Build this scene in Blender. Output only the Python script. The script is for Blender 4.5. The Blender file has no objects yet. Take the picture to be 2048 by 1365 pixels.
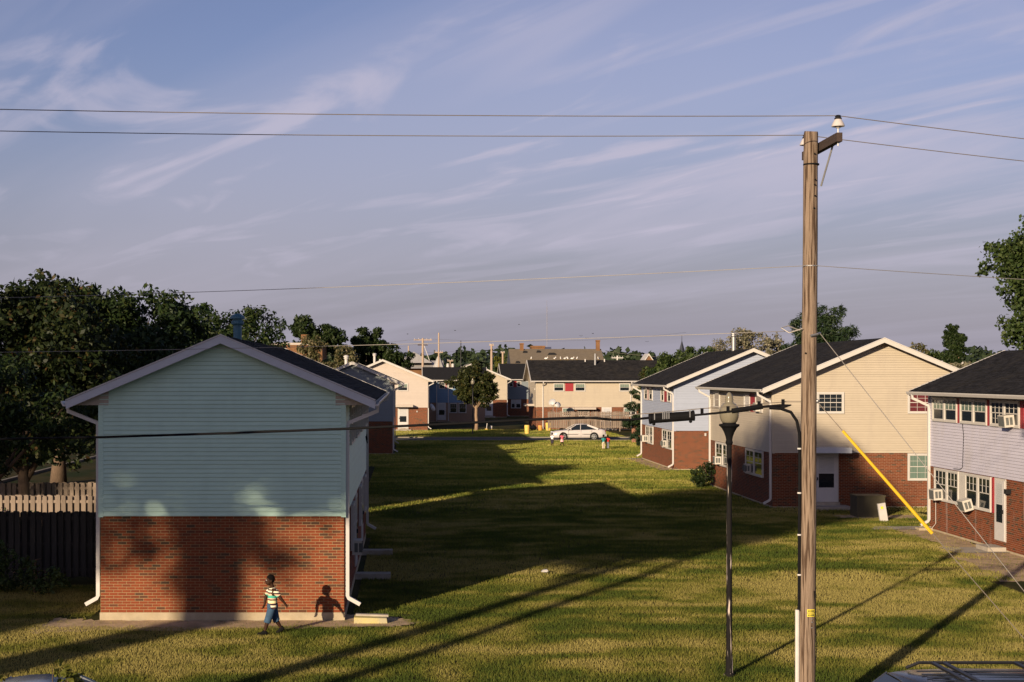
import bpy, math, random
import numpy as np
from mathutils import Vector, Matrix

S = bpy.context.scene
COL = S.collection
R = math.radians

# ------------------------------------------------------------------ camera
CAMZ = 5.7
cam = bpy.data.cameras.new('camera')
cam.sensor_width = 36.0
cam.lens = 50.98
cam.shift_x = (1024 - 815) / 2048
cam.shift_y = (750 - 682.5) / 2048
cam.clip_start = 0.1
cam.clip_end = 9000
camo = bpy.data.objects.new('camera', cam)
camo.location = (0, 0, CAMZ)
camo.rotation_euler = (R(90), 0, 0)
COL.objects.link(camo)
S.camera = camo

# ------------------------------------------------------------------ sun, sky, exposure
SUN_EL = R(13.0)
SUN_TO = Vector((-.517 * math.cos(SUN_EL), -.857 * math.cos(SUN_EL), math.sin(SUN_EL)))   # towards the sun
sun = bpy.data.lights.new('sun', 'SUN')
sun.energy = 5.0
sun.angle = R(0.55)
sun.color = (1.0, 0.80, 0.56)
suno = bpy.data.objects.new('sun', sun)
suno.rotation_euler = SUN_TO.to_track_quat('Z', 'Y').to_euler()
suno.location = (-30, -50, 40)
COL.objects.link(suno)

W = bpy.data.worlds.new('World')
S.world = W
W.use_nodes = True
wn, wl = W.node_tree.nodes, W.node_tree.links
wn.clear()
def WN(t, **k):
    n = wn.new(t)
    for a, v in k.items(): setattr(n, a, v)
    return n
def WM(op, a, b=None):
    n = wn.new('ShaderNodeMath'); n.operation = op
    for i, v in enumerate((a, b)):
        if v is None: continue
        if isinstance(v, (int, float)): n.inputs[i].default_value = v
        else: wl.new(v, n.inputs[i])
    return n.outputs[0]
sky = WN('ShaderNodeTexSky', sky_type='NISHITA', sun_disc=False, sun_elevation=SUN_EL,
         sun_rotation=math.atan2(SUN_TO.x, SUN_TO.y), altitude=150, air_density=1.0, dust_density=1.0, ozone_density=1.0)
geo = WN('ShaderNodeNewGeometry')
sep = WN('ShaderNodeSeparateXYZ')
tc = WN('ShaderNodeTexCoord')
wl.new(tc.outputs['Generated'], sep.inputs[0])
zc = WM('MAXIMUM', sep.outputs[2], 0.0)
den = WM('ADD', zc, 0.06)
cx = WM('DIVIDE', sep.outputs[0], den)
cy = WM('DIVIDE', sep.outputs[1], den)
# cirrus streaks run along one direction of the cloud layer, seen fanning out from low left
ang = math.atan2(1.67, -1.0)
ca, sa = math.cos(ang), math.sin(ang)
along = WM('ADD', WM('MULTIPLY', cx, ca), WM('MULTIPLY', cy, sa))
across = WM('ADD', WM('MULTIPLY', cx, -sa), WM('MULTIPLY', cy, ca))
def cloud_noise(fa, fc, off, detail, dist, rough=.55):
    comb = WN('ShaderNodeCombineXYZ')
    wl.new(WM('MULTIPLY', along, fa), comb.inputs[0]); wl.new(WM('MULTIPLY', across, fc), comb.inputs[1])
    comb.inputs[2].default_value = off
    n = WN('ShaderNodeTexNoise'); n.inputs['Scale'].default_value = 1.0
    n.inputs['Detail'].default_value = detail; n.inputs['Roughness'].default_value = rough
    n.inputs['Distortion'].default_value = dist
    wl.new(comb.outputs[0], n.inputs['Vector'])
    return n.outputs[0]
def smooth(v, a, b):
    n = WN('ShaderNodeMapRange', interpolation_type='SMOOTHSTEP')
    wl.new(v, n.inputs['Value']); n.inputs['From Min'].default_value = a; n.inputs['From Max'].default_value = b
    return n.outputs[0]
c1 = smooth(cloud_noise(.15, .85, 3.7, 8, 1.3), .49, .70)
c2 = smooth(cloud_noise(.08, .40, 11.2, 5, .8), .38, .66)
c3 = smooth(cloud_noise(.55, 1.5, 7.9, 6, 2.0, .5), .52, .70)
c4 = smooth(cloud_noise(.26, 2.6, 21.3, 5, 1.2, .45), .54, .74)
c5 = smooth(cloud_noise(.25, .5, 31.0, 2, .3), .42, .60)
high = WM('SUBTRACT', 1.0, smooth(zc, .23, .55))       # the cirrus thins out overhead
low = smooth(zc, .02, .15)
cl = WM('MULTIPLY', WM('MINIMUM', WM('ADD', WM('ADD', WM('MULTIPLY', WM('MULTIPLY', c1, low), .62), WM('MULTIPLY', c2, .26)), WM('MULTIPLY', WM('ADD', WM('MULTIPLY', c3, .50), WM('MULTIPLY', WM('MULTIPLY', c4, c5), .38)), low)), .88), high)
haze_low = WM('SUBTRACT', 1.0, smooth(zc, 0.0, .23))
tint = WN('ShaderNodeMixRGB', blend_type='MULTIPLY'); tint.inputs[0].default_value = 1
tint.inputs[2].default_value = (.90, .80, 1.08, 1)
wl.new(sky.outputs[0], tint.inputs[1])
mixh = WN('ShaderNodeMixRGB'); wl.new(WM('MULTIPLY', haze_low, .85), mixh.inputs[0])
wl.new(tint.outputs[0], mixh.inputs[1]); mixh.inputs[2].default_value = (3.05, 2.95, 3.8, 1)
mixc = WN('ShaderNodeMixRGB'); wl.new(cl, mixc.inputs[0])
wl.new(mixh.outputs[0], mixc.inputs[1]); mixc.inputs[2].default_value = (5.9, 5.5, 6.8, 1)
bg = WN('ShaderNodeBackground'); bg.inputs[1].default_value = 0.062
wl.new(mixc.outputs[0], bg.inputs[0])
wo = WN('ShaderNodeOutputWorld'); wl.new(bg.outputs[0], wo.inputs[0])

S.view_settings.view_transform = 'Standard'
S.view_settings.look = 'None'
S.view_settings.exposure = 0.6
S.view_settings.gamma = 1.0
S.view_settings.use_curve_mapping = False
S.cycles.max_bounces = 5
S.cycles.diffuse_bounces = 2
S.cycles.glossy_bounces = 3
S.cycles.transparent_max_bounces = 8
S.cycles.sample_clamp_indirect = 4.0

# ------------------------------------------------------------------ helpers
class MB:
    """collects geometry for ONE mesh"""
    def __init__(s): s.v = []; s.f = []; s.m = []
    def add(s, vs, fs, mi=0):
        o = len(s.v); s.v += [tuple(p) for p in vs]; s.f += [tuple(i + o for i in f) for f in fs]; s.m += [mi] * len(fs); return s
    def box(s, x0, x1, y0, y1, z0, z1, mi=0):
        return s.add([(x0,y0,z0),(x1,y0,z0),(x1,y1,z0),(x0,y1,z0),(x0,y0,z1),(x1,y0,z1),(x1,y1,z1),(x0,y1,z1)],
              [(0,3,2,1),(4,5,6,7),(0,1,5,4),(1,2,6,5),(2,3,7,6),(3,0,4,7)], mi)
    def prism(s, pts, a, b, axis='y', mi=0):
        n = len(pts)
        mk = {'y': lambda p, t: (p[0], t, p[1]), 'x': lambda p, t: (t, p[0], p[1]), 'z': lambda p, t: (p[0], p[1], t)}[axis]
        vs = [mk(p, a) for p in pts] + [mk(p, b) for p in pts]
        fs = [tuple(range(n)), tuple(range(2*n-1, n-1, -1))] + [(i, i+n, (i+1) % n + n, (i+1) % n) for i in range(n)]
        return s.add(vs, fs, mi)
    def tube(s, path, rad, seg=8, mi=0, cap=True, rot=0, squash=1.0):
        path = [Vector(p) for p in path]
        if isinstance(rad, (int, float)): rad = [rad] * len(path)
        vs, fs = [], []
        u = None
        for i, p in enumerate(path):
            t = (path[min(i+1, len(path)-1)] - path[max(i-1, 0)])
            t = t.normalized() if t.length > 1e-9 else Vector((0,0,1))
            if u is None:
                u = t.cross(Vector((0,0,1)))
                if u.length < .05: u = t.cross(Vector((0,1,0)))
            u = (u - t * u.dot(t)).normalized(); w = t.cross(u)
            for k in range(seg):
                a = 2*math.pi*k/seg + rot
                vs.append(p + u*math.cos(a)*rad[i]*squash + w*math.sin(a)*rad[i])
        for i in range(len(path)-1):
            for k in range(seg):
                a, b = i*seg+k, i*seg+(k+1) % seg
                fs.append((a, b, b+seg, a+seg))
        if cap: fs += [tuple(range(seg-1, -1, -1)), tuple(range((len(path)-1)*seg, len(path)*seg))]
        return s.add(vs, fs, mi)
    def lathe(s, prof, c=(0,0,0), seg=16, mi=0):
        vs, fs = [], []
        for r, z in prof:
            for k in range(seg):
                a = 2*math.pi*k/seg; vs.append((c[0]+r*math.cos(a), c[1]+r*math.sin(a), c[2]+z))
        for i in range(len(prof)-1):
            for k in range(seg):
                a, b = i*seg+k, i*seg+(k+1) % seg
                fs.append((a, b, b+seg, a+seg))
        fs += [tuple(range(seg-1,-1,-1)), tuple(range((len(prof)-1)*seg, len(prof)*seg))]
        return s.add(vs, fs, mi)
    def ball(s, c, r, seg=12, rings=8, mi=0):
        rx, ry, rz = (r, r, r) if isinstance(r, (int, float)) else r
        vs, fs = [], []
        for i in range(rings+1):
            th = math.pi*i/rings
            for k in range(seg):
                a = 2*math.pi*k/seg
                vs.append((c[0]+rx*math.sin(th)*math.cos(a)+0, c[1]+ry*math.sin(th)*math.sin(a), c[2]+rz*math.cos(th)))
        for i in range(rings):
            for k in range(seg):
                a, b = i*seg+k, i*seg+(k+1) % seg
                fs.append((a, a+seg, b+seg, b))
        return s.add(vs, fs, mi)
    def cap(s, p0, p1, r0, r1, seg=10):
        """capsule"""
        p0, p1 = Vector(p0), Vector(p1); d = (p1-p0); L = d.length; t = d/L if L > 1e-6 else Vector((0,0,1))
        path, rad = [], []
        for i in range(5):
            a = math.pi/2*(1-i/4); path.append(p0 - t*r0*math.sin(a)); rad.append(max(r0*math.cos(a), 1e-4))
        for i in range(5):
            a = math.pi/2*i/4; path.append(p1 + t*r1*math.sin(a)); rad.append(max(r1*math.cos(a), 1e-4))
        return s.tube(path, rad, seg)
    def mesh(s, name, mats, smooth=False):
        me = bpy.data.meshes.new(name); me.from_pydata(s.v, [], s.f)
        mats = mats if isinstance(mats, (list, tuple)) else [mats]
        for m in mats: me.materials.append(m)
        if len(mats) > 1: me.polygons.foreach_set('material_index', s.m)
        if smooth: me.polygons.foreach_set('use_smooth', [True]*len(me.polygons))
        me.update(); return me
    def build(s, name, mats, parent=None, smooth=False, loc=None, kind=None, label=None):
        return obj(name, s.mesh(name, mats, smooth), parent, loc, kind, label)

def obj(name, me, parent=None, loc=None, kind=None, label=None):
    o = bpy.data.objects.new(name, me); COL.objects.link(o)
    if parent is not None: o.parent = parent
    if loc is not None: o.location = loc
    if kind: o['kind'] = kind
    if label: o['label'] = label
    return o
def tag(o, label, cat, group=None, kind=None):
    o['label'] = label
    if cat: o['category'] = cat
    if group: o['group'] = group
    if kind: o['kind'] = kind
    return o
def thing(name, label, cat, loc=(0,0,0), rz=0, group=None):
    o = bpy.data.objects.new(name, None); COL.objects.link(o)
    o.empty_display_size = .3; o.location = loc; o.rotation_euler = (0,0,rz)
    return tag(o, label, cat, group)
def struct(o, label=None):
    o['kind'] = 'structure'
    if label: o['label'] = label
    return o
def copy_tree(o, parent=None):
    c = o.copy(); COL.objects.link(c); c.parent = parent
    for ch in list(o.children): copy_tree(ch, c)
    return c
def raw_mesh(name, V, nside, mat, smooth=False):
    """V: (n, nside, 3) array of loose polygons"""
    n = len(V); me = bpy.data.meshes.new(name)
    me.vertices.add(n*nside); me.loops.add(n*nside); me.polygons.add(n)
    me.vertices.foreach_set('co', np.ascontiguousarray(V, dtype=np.float32).ravel())
    me.loops.foreach_set('vertex_index', np.arange(n*nside, dtype=np.int32))
    me.polygons.foreach_set('loop_start', np.arange(n, dtype=np.int32)*nside)
    me.polygons.foreach_set('loop_total', np.full(n, nside, dtype=np.int32))
    me.materials.append(mat); me.update(calc_edges=True)
    return me
def at(px, py, Y):
    """world point for a place in the photograph (2048 px wide) at depth Y"""
    s = 2900.0 / Y
    return ((px-815)/s, Y, CAMZ-(py-750)/s)
def smst(a, b, x):
    t = np.clip((x-a)/(b-a), 0, 1); return t*t*(3-2*t)
def gz(x, y):
    x = np.asarray(x, float); y = np.asarray(y, float)
    return -.12 * smst(5., 0., x) * smst(80., 58., y)
_rg = np.random.RandomState(5)
_T = _rg.rand(64, 64)
def vnoise(x, y):
    xi = np.floor(x).astype(int); yi = np.floor(y).astype(int); fx = x-xi; fy = y-yi
    fx = fx*fx*(3-2*fx); fy = fy*fy*(3-2*fy)
    g = lambda a, b: _T[a % 64, b % 64]
    return (g(xi,yi)*(1-fx)+g(xi+1,yi)*fx)*(1-fy)+(g(xi,yi+1)*(1-fx)+g(xi+1,yi+1)*fx)*fy

# ------------------------------------------------------------------ materials
def pmat(name, col, rough=.8, var=.12, scale=6.0, stretch=(1,1,1), bump=0.0, bscale=40.0, metal=0.0, spec=.3,
         rnd=0.0, ramp=None, trans=0.0, dark=None, coord='Object', emit=None):
    """procedural material: base colour broken up by noise; rnd = variation from piece to piece; ramp = colours spread over pieces"""
    m = bpy.data.materials.new(name); m.use_nodes = True
    nt = m.node_tree; n, l = nt.nodes, nt.links
    p = n['Principled BSDF']; out = n['Material Output']
    p.inputs['Roughness'].default_value = rough; p.inputs['Metallic'].default_value = metal
    p.inputs['Specular IOR Level'].default_value = spec
    t = n.new('ShaderNodeTexCoord'); mp = n.new('ShaderNodeMapping'); mp.inputs['Scale'].default_value = stretch
    l.new(t.outputs[coord], mp.inputs[0])
    no = n.new('ShaderNodeTexNoise'); no.inputs['Scale'].default_value = scale; no.inputs['Detail'].default_value = 6
    no.inputs['Roughness'].default_value = .62
    l.new(mp.outputs[0], no.inputs['Vector'])
    hsv = n.new('ShaderNodeHueSaturation')
    mr = n.new('ShaderNodeMapRange'); mr.inputs['From Min'].default_value = .25; mr.inputs['From Max'].default_value = .75
    mr.inputs['To Min'].default_value = 1-var; mr.inputs['To Max'].default_value = 1+var
    l.new(no.outputs[0], mr.inputs['Value'])
    last = mr.outputs[0]
    rs = None
    if rnd or ramp:
        oi = n.new('ShaderNodeObjectInfo'); ge = n.new('ShaderNodeNewGeometry')
        a = n.new('ShaderNodeMath'); a.operation = 'ADD'; l.new(oi.outputs['Random'], a.inputs[0]); l.new(ge.outputs['Random Per Island'], a.inputs[1])
        fr = n.new('ShaderNodeMath'); fr.operation = 'FRACT'; l.new(a.outputs[0], fr.inputs[0]); rs = fr.outputs[0]
    if rnd:
        m2 = n.new('ShaderNodeMapRange'); m2.inputs['To Min'].default_value = 1-rnd; m2.inputs['To Max'].default_value = 1+rnd
        l.new(rs, m2.inputs['Value'])
        mu = n.new('ShaderNodeMath'); mu.operation = 'MULTIPLY'; l.new(last, mu.inputs[0]); l.new(m2.outputs[0], mu.inputs[1]); last = mu.outputs[0]
    l.new(last, hsv.inputs['Value'])
    hsv.inputs['Color'].default_value = (*col, 1)
    if ramp:
        rp = n.new('ShaderNodeValToRGB'); cr = rp.color_ramp
        while len(cr.elements) < len(ramp): cr.elements.new(.5)
        for e, (pos, c) in zip(cr.elements, ramp): e.position = pos; e.color = (*c, 1)
        l.new(rs, rp.inputs[0]); l.new(rp.outputs[0], hsv.inputs['Color'])
    res = hsv.outputs[0]
    if dark:   # second colour in noise patches: (colour, threshold lo, hi, scale, stretch)
        dc, lo, hi, ds, dst = dark
        mp2 = n.new('ShaderNodeMapping'); mp2.inputs['Scale'].default_value = dst; l.new(t.outputs[coord], mp2.inputs[0])
        n2 = n.new('ShaderNodeTexNoise'); n2.inputs['Scale'].default_value = ds; n2.inputs['Detail'].default_value = 7; l.new(mp2.outputs[0], n2.inputs['Vector'])
        m3 = n.new('ShaderNodeMapRange'); m3.inputs['From Min'].default_value = lo; m3.inputs['From Max'].default_value = hi; l.new(n2.outputs[0], m3.inputs['Value'])
        mx = n.new('ShaderNodeMixRGB'); l.new(m3.outputs[0], mx.inputs[0]); l.new(res, mx.inputs[1]); mx.inputs[2].default_value = (*dc, 1); res = mx.outputs[0]
    l.new(res, p.inputs['Base Color'])
    if bump:
        nb = n.new('ShaderNodeTexNoise'); nb.inputs['Scale'].default_value = bscale; nb.inputs['Detail'].default_value = 5
        l.new(mp.outputs[0], nb.inputs['Vector'])
        bp = n.new('ShaderNodeBump'); bp.inputs['Strength'].default_value = bump; bp.inputs['Distance'].default_value = .02
        l.new(nb.outputs[0], bp.inputs['Height']); l.new(bp.outputs[0], p.inputs['Normal'])
    if trans:
        tr = n.new('ShaderNodeBsdfTranslucent'); l.new(res, tr.inputs[0])
        ms = n.new('ShaderNodeMixShader'); ms.inputs[0].default_value = trans
        l.new(p.outputs[0], ms.inputs[1]); l.new(tr.outputs[0], ms.inputs[2]); l.new(ms.outputs[0], out.inputs[0])
    return m

BR = [(0, (.165,.036,.011)), (.45, (.19,.040,.012)), (.78, (.14,.031,.011)), (.90, (.085,.033,.016)), (1, (.055,.032,.018))]
M = dict(
 brick = pmat('brick_face', (.3,.07,.03), .85, .16, 14, bump=.25, bscale=90, ramp=BR),
 brick_far = pmat('brick_face_worn', (.3,.09,.05), .85, .2, 5, bump=.2, bscale=60, ramp=[(a, (c[0]*.80, c[1]*.98, c[2]*1.0)) for a, c in BR]),
 brick_stained = pmat('brick_face_stained', (.3,.09,.05), .85, .2, 5, bump=.2, bscale=60, ramp=[(a, (c[0]*.85, c[1]*1.0, c[2]*1.0)) for a, c in BR], dark=((.34,.25,.22), .60, .80, 1.3, (1,2.4,.22))),
 mortar = pmat('mortar', (.32,.23,.125), .95, .15, 9, bump=.2),
 mortar_far = pmat('mortar_worn', (.29,.19,.13), .95, .15, 9),
 concrete = pmat('concrete', (.35,.29,.20), .9, .18, 3.5, bump=.2, bscale=50, dark=((.30,.24,.15), .5, .75, 2.2, (1,1,1))),
 concrete_gray = pmat('concrete_gray', (.34,.30,.25), .9, .16, 4, bump=.2, dark=((.22,.18,.12), .52, .75, 1.5, (1,1,1))),
 green = pmat('mint_vinyl', (.45,.635,.54), .5, .05, 2.2, (1,1,3), rnd=.035, dark=((.41,.58,.495), .5, .8, .9, (2.5,2.5,.5))),
 cream = pmat('cream_vinyl', (.40,.345,.265), .5, .04, 2.2, (1,1,3), rnd=.03, dark=((.35,.30,.24), .52, .85, .9, (2,2,.6))),
 white = pmat('pinkish_white_vinyl', (.44,.38,.33), .5, .04, 2.2, rnd=.03),
 lavender = pmat('lavender_vinyl', (.455,.44,.515), .5, .04, 2.2, (1,1,3), rnd=.03, dark=((.42,.395,.42), .5, .8, .9, (2,2,.6))),
 paleblue = pmat('pale_blue_vinyl', (.31,.345,.43), .5, .04, 2.2, (1,1,3), rnd=.03),
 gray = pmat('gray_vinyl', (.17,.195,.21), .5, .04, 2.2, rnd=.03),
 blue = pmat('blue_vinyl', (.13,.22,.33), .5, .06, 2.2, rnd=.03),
 trim = pmat('white_trim', (.47,.445,.41), .45, .06, 5, bump=.03),
 trim_gray = pmat('gray_trim', (.48,.50,.54), .45, .06, 5),
 soffit = pmat('soffit_panel', (.40,.35,.30), .6, .06, 4),
 gutter = pmat('gutter_white', (.50,.475,.45), .35, .05, 6),
 shingle = pmat('asphalt_shingle', (.021,.020,.021), .95, .35, 9, rnd=.35, spec=.08, dark=((.036,.032,.028), .5, .8, 1.2, (1,1,1))),
 roof_base = pmat('roof_felt', (.018,.018,.02), .95, .3, 8, spec=.08),
 shingle_brown = pmat('brown_shingle', (.16,.13,.095), .95, .16, 2.0, spec=.08, dark=((.15,.125,.10), .5, .8, .35, (1,1,1))),
 shingle_gray = pmat('light_gray_shingle', (.34,.33,.32), .95, .15, 3, spec=.08),
 glass = pmat('window_glass', (.012,.016,.02), .06, .1, 2, spec=.6),
 glass_curtain = pmat('glass_over_pale_curtain', (.12,.17,.14), .12, .35, 3.5, (14,14,.3), spec=.5),
 glass_red = pmat('glass_over_maroon_curtain', (.10,.022,.026), .12, .3, 3, (9,9,.4), spec=.5),
 glass_white = pmat('glass_over_white_blind', (.42,.42,.42), .2, .15, 3, (1,1,14), spec=.5),
 shutter = pmat('maroon_shutter', (.26,.022,.03), .5, .1, 5),
 door = pmat('white_door', (.48,.46,.45), .4, .04, 4),
 ac = pmat('ac_plastic', (.47,.44,.39), .5, .06, 6),
 ac_grille = pmat('ac_grille', (.10,.105,.10), .6, .2, 30),
 metal_dark = pmat('dark_metal', (.018,.018,.02), .45, .2, 8, metal=.3),
 galv = pmat('galvanised_metal', (.26,.26,.265), .45, .15, 6, metal=.6),
 teal = pmat('teal_painted_metal', (.06,.15,.20), .45, .2, 7),
 black = pmat('black_rubber', (.006,.006,.007), .8, spec=.1, var=.2, scale=9),
 wire = pmat('weathered_wire', (.20,.17,.14), .55, .2, 4, metal=.3),
 wire_pale = pmat('pale_steel_wire', (.26,.24,.22), .5, .15, 4, metal=.3),
 pole = pmat('weathered_pole_wood', (.205,.15,.108), .9, .28, 5, (9,9,.55), bump=.7, bscale=9, dark=((.06,.036,.022), .50, .60, 4.0, (8,8,.30))),
 pole_far = pmat('far_pole_wood', (.36,.27,.20), .9, .2, 5, (6,6,.6)),
 arm = pmat('crossarm_wood', (.05,.034,.028), .9, .25, 5, (4,.6,4), bump=.4),
 porcelain = pmat('porcelain', (.47,.43,.41), .2, .05, 5, spec=.6),
 yellow = pmat('yellow_plastic', (.53,.335,.007), .4, .08, 5),
 tagm = pmat('yellow_tag', (.75,.62,.05), .4, .05, 5),
 ink = pmat('black_ink', (.02,.02,.02), .6, .05, 5),
 conduit = pmat('gray_conduit', (.50,.47,.45), .5, .1, 5),
 bark = pmat('bark', (.11,.075,.05), .95, .3, 6, (3,3,.6), bump=.6, bscale=12),
 bark_pale = pmat('pale_bark', (.25,.17,.11), .95, .25, 6, (3,3,.6), bump=.4),
 fence = pmat('weathered_fence_board', (.205,.16,.125), .9, .25, 5, (5,5,.5), rnd=.22, bump=.3, bscale=14),
 fence_shade = pmat('shade_toned_fence_board', (.034,.032,.03), .9, .3, 5, (5,5,.5), rnd=.3, bump=.3, bscale=14),  # same weathered boards, deep shade put into the base colour
 fence_red = pmat('reddish_fence_board', (.27,.13,.085), .9, .2, 5, (5,5,.5), rnd=.15),
 dirt = pmat('bare_dirt', (.44,.315,.19), .97, .25, 3.0, bump=.5, bscale=16, dark=((.24,.18,.095), .5, .7, 1.8, (1,1,1))),
 asphalt = pmat('asphalt', (.055,.052,.05), .95, .2, 4, bump=.3),
 asphalt_tan = pmat('worn_asphalt', (.15,.125,.10), .95, .15, 1.2, bump=.2),
 path = pmat('concrete_path', (.20,.175,.14), .95, .15, 2, bump=.2),
 carwhite = pmat('white_car_paint', (.50,.46,.45), .25, .02, 2, spec=.5),
 carnavy = pmat('navy_car_paint', (.016,.020,.032), .2, .1, 2, spec=.45),
 carsilver = pmat('silver_car_paint', (.34,.36,.40), .2, .04, 2, metal=.4),
 tyre = pmat('tyre_rubber', (.012,.012,.012), .8, .2, 9),
 rim = pmat('wheel_rim', (.52,.51,.50), .3, .05, 9, metal=.5),
 lamp_red = pmat('tail_lamp', (.25,.02,.015), .2, .1, 5),
 lamp_clear = pmat('head_lamp', (.55,.57,.62), .15, .1, 5),
 mast = pmat('mast_steel', (.22,.22,.27), .6, .1, 3),
 orange_brick = pmat('orange_brick', (.17,.085,.038), .9, .25, 1.5),
 dark_blue = pmat('dark_blue_panel', (.04,.05,.10), .7, .2, 1.5),
 bin = pmat('yellow_bin', (.66,.44,.10), .6, .25, 4),
 bin_orange = pmat('orange_bin', (.55,.27,.06), .6, .3, 4),
 dish = pmat('satellite_dish', (.46,.46,.46), .4, .08, 4),
 bird = pmat('gull_feathers', (.75,.73,.70), .8, .05, 9),
 slate = pmat('spire_slate', (.035,.04,.055), .8, .2, 3),
 transf = pmat('brown_cabinet_paint', (.075,.065,.04), .6, .1, 3),
)
def leafmat(name, ramp, trans=.3, rough=.55, spec=.25):
    return pmat(name, (.05,.08,.02), rough, .2, 1.4, ramp=ramp, trans=trans, spec=spec)
L = dict(
 locust = leafmat('dark_green_leaves', [(0,(.012,.024,.008)), (.5,(.021,.040,.011)), (.85,(.036,.056,.014)), (1,(.055,.065,.016))]),
 red = leafmat('green_leaves_turning', [(0,(.010,.019,.006)), (.5,(.020,.032,.009)), (.9,(.036,.046,.012)), (1,(.075,.040,.014))]),
 deep = leafmat('deep_green_leaves', [(0,(0.013,0.026,0.008)), (.6,(0.023,0.040,0.010)), (1,(0.039,0.055,0.014))]),
 maple = leafmat('maple_leaves', [(0,(0.025,0.043,0.012)), (.6,(0.043,0.068,0.017)), (1,(0.072,0.094,0.025))]),
 silver = leafmat('silver_leaves', [(0,(0.098,0.094,0.053)), (.5,(0.150,0.139,0.083)), (1,(0.247,0.217,0.150))], .2),
 olive = leafmat('olive_leaves', [(0,(0.048,0.052,0.018)), (.5,(0.088,0.084,0.032)), (1,(0.168,0.136,0.072))], .2),
 pine = leafmat('pine_needles', [(0,(0.012,0.026,0.011)), (.6,(0.022,0.041,0.015)), (1,(0.038,0.056,0.019))], .1),
 brown = leafmat('green_brown_leaves', [(0,(.018,.026,.007)), (.5,(.034,.044,.010)), (.9,(.055,.058,.014)), (1,(.09,.065,.02))]),
 lime = leafmat('yellow_green_leaves', [(0,(0.084,0.098,0.014)), (1,(0.154,0.154,0.028))]),
 far = leafmat('far_leaves', [(0,(0.017,0.028,0.013)), (.6,(0.026,0.041,0.017)), (1,(0.041,0.056,0.022))], .15),
 shrub = leafmat('shrub_leaves', [(0,(.03,.055,.014)), (1,(.07,.10,.03))]),
 flower = leafmat('pale_pink_petals', [(0,(.55,.40,.45)), (.5,(.6,.5,.5)), (1,(.62,.22,.36))], .2),
)
# ------------------------------------------------------------------ ground, roads, paths
def grid_axis(lo, hi, step, outer):
    core = np.arange(lo, hi + .01, step); a = [-o for o in outer[::-1]]
    return core
xs = np.concatenate([[-4000,-1200,-400,-160,-90], np.arange(-60, 60.1, 1.5), [90,160,400,1200,4000]])
ys = np.concatenate([[-600,-200,-60,-20], np.arange(-5, 160.1, 1.5), [200,300,500,1000,2500,6500]])
GX, GY = np.meshgrid(xs, ys); GZ = gz(GX, GY)
me = bpy.data.meshes.new('ground')
nx, ny = len(xs), len(ys)
idx = np.arange(nx*ny).reshape(ny, nx)
quads = np.stack([idx[:-1,:-1], idx[:-1,1:], idx[1:,1:], idx[1:,:-1]], -1).reshape(-1, 4)
me.from_pydata(np.stack([GX,GY,GZ], -1).reshape(-1,3).tolist(), [], quads.tolist())
soil = pmat('lawn_soil', (.050,.042,.016), .97, .35, 1.1, bump=.8, bscale=9, spec=.05,
            dark=((.024,.033,.009), .45, .62, .35, (1,.6,1)))
me.materials.append(soil)
struct(obj('ground', me))

def sheet(name, pts, z, mat, label=None, wob=0.0, n=14, seed=0):
    """flat sheet with an uneven outline, a few mm above the ground"""
    rg = random.Random(seed); out = []
    k = len(pts)
    for i in range(k):
        a, b = Vector((*pts[i], 0)), Vector((*pts[(i+1) % k], 0)); d = b-a
        nn = Vector((-d.y, d.x, 0)).normalized()
        for j in range(n if wob else 1):
            t = j/(n if wob else 1); p = a+d*t
            if wob: p = p + nn*rg.uniform(-wob, wob)
            out.append(p)
    m = MB(); m.add([(p.x, p.y, float(gz(p.x, p.y))+z) for p in out], [tuple(range(len(out)))])
    return struct(m.build(name, mat), label)
# worn earth beside the walls
sheet('dirt_strip', [(-8.6,32.6),(-7.2,32.85),(-3,33.25),(-.3,33.4),(.35,34.0),(-.4,34.9),(-1.5,35.2),(-1.5,34.3),(-7.3,34.3),(-8.5,34.6)], .012, M['dirt'], wob=.16, seed=2)
sheet('dirt_strip', [(19.2,53.8),(18.0,54.0),(17.7,51.5),(17.9,48.6),(16.6,44.2),(16.3,40),(19.2,40)], .012, M['dirt'], wob=.22, seed=4)
sheet('dirt_strip', [(15.93,98.8),(14.6,98.6),(14.5,92),(15.1,88),(15.2,86),(16.4,86.0),(15.95,86.6)], .012, M['dirt'], wob=.2, seed=5)
sheet('dirt_strip', [(17.2,57.6),(20.4,57.3),(20.6,58.8),(17.2,59)], .012, M['dirt'], wob=.18, seed=6)
sheet('concrete_pad', [(17.0,53.2),(19.2,53.2),(19.2,54.3),(17.5,54.3)], .03, M['concrete_gray'])
sheet('concrete_pad', [(17.55,46.2),(19.2,46.2),(19.2,47.7),(17.4,47.7)], .03, M['concrete_gray'])
sheet('concrete_pad', [(14.2,97.6),(15.9,97.6),(15.9,98.4),(14.2,98.4)], .03, M['concrete_gray'])
sheet('concrete_pad', [(14.8,86.3),(20.4,86.2),(20.4,86.6),(15.0,86.6)], .03, M['concrete'])
# the lane at the end of the lawn
sheet('lane', [(-30,125.6),(60,125.6),(60,130.8),(-30,130.8)], .006, M['asphalt'])
m = MB(); m.box(-30, 60, 130.8, 131.0, -.1, .10); struct(m.build('kerb', M['path']))
m = MB(); m.box(-30, 60, 125.4, 125.6, -.1, .07); struct(m.build('kerb', M['path']))
sheet('path', [(10.0,131),(11.3,131),(12.6,141),(14.2,147),(13.2,147.5),(11.2,142)], .02, M['path'])
sheet('path', [(-1.6,131),(1.0,131),(1.0,148),(-.8,148)], .02, M['path'])
sheet('path', [(-1.2,104),(.4,104),(.4,105.4),(-1.2,105.4)], .02, M['path'])
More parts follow.
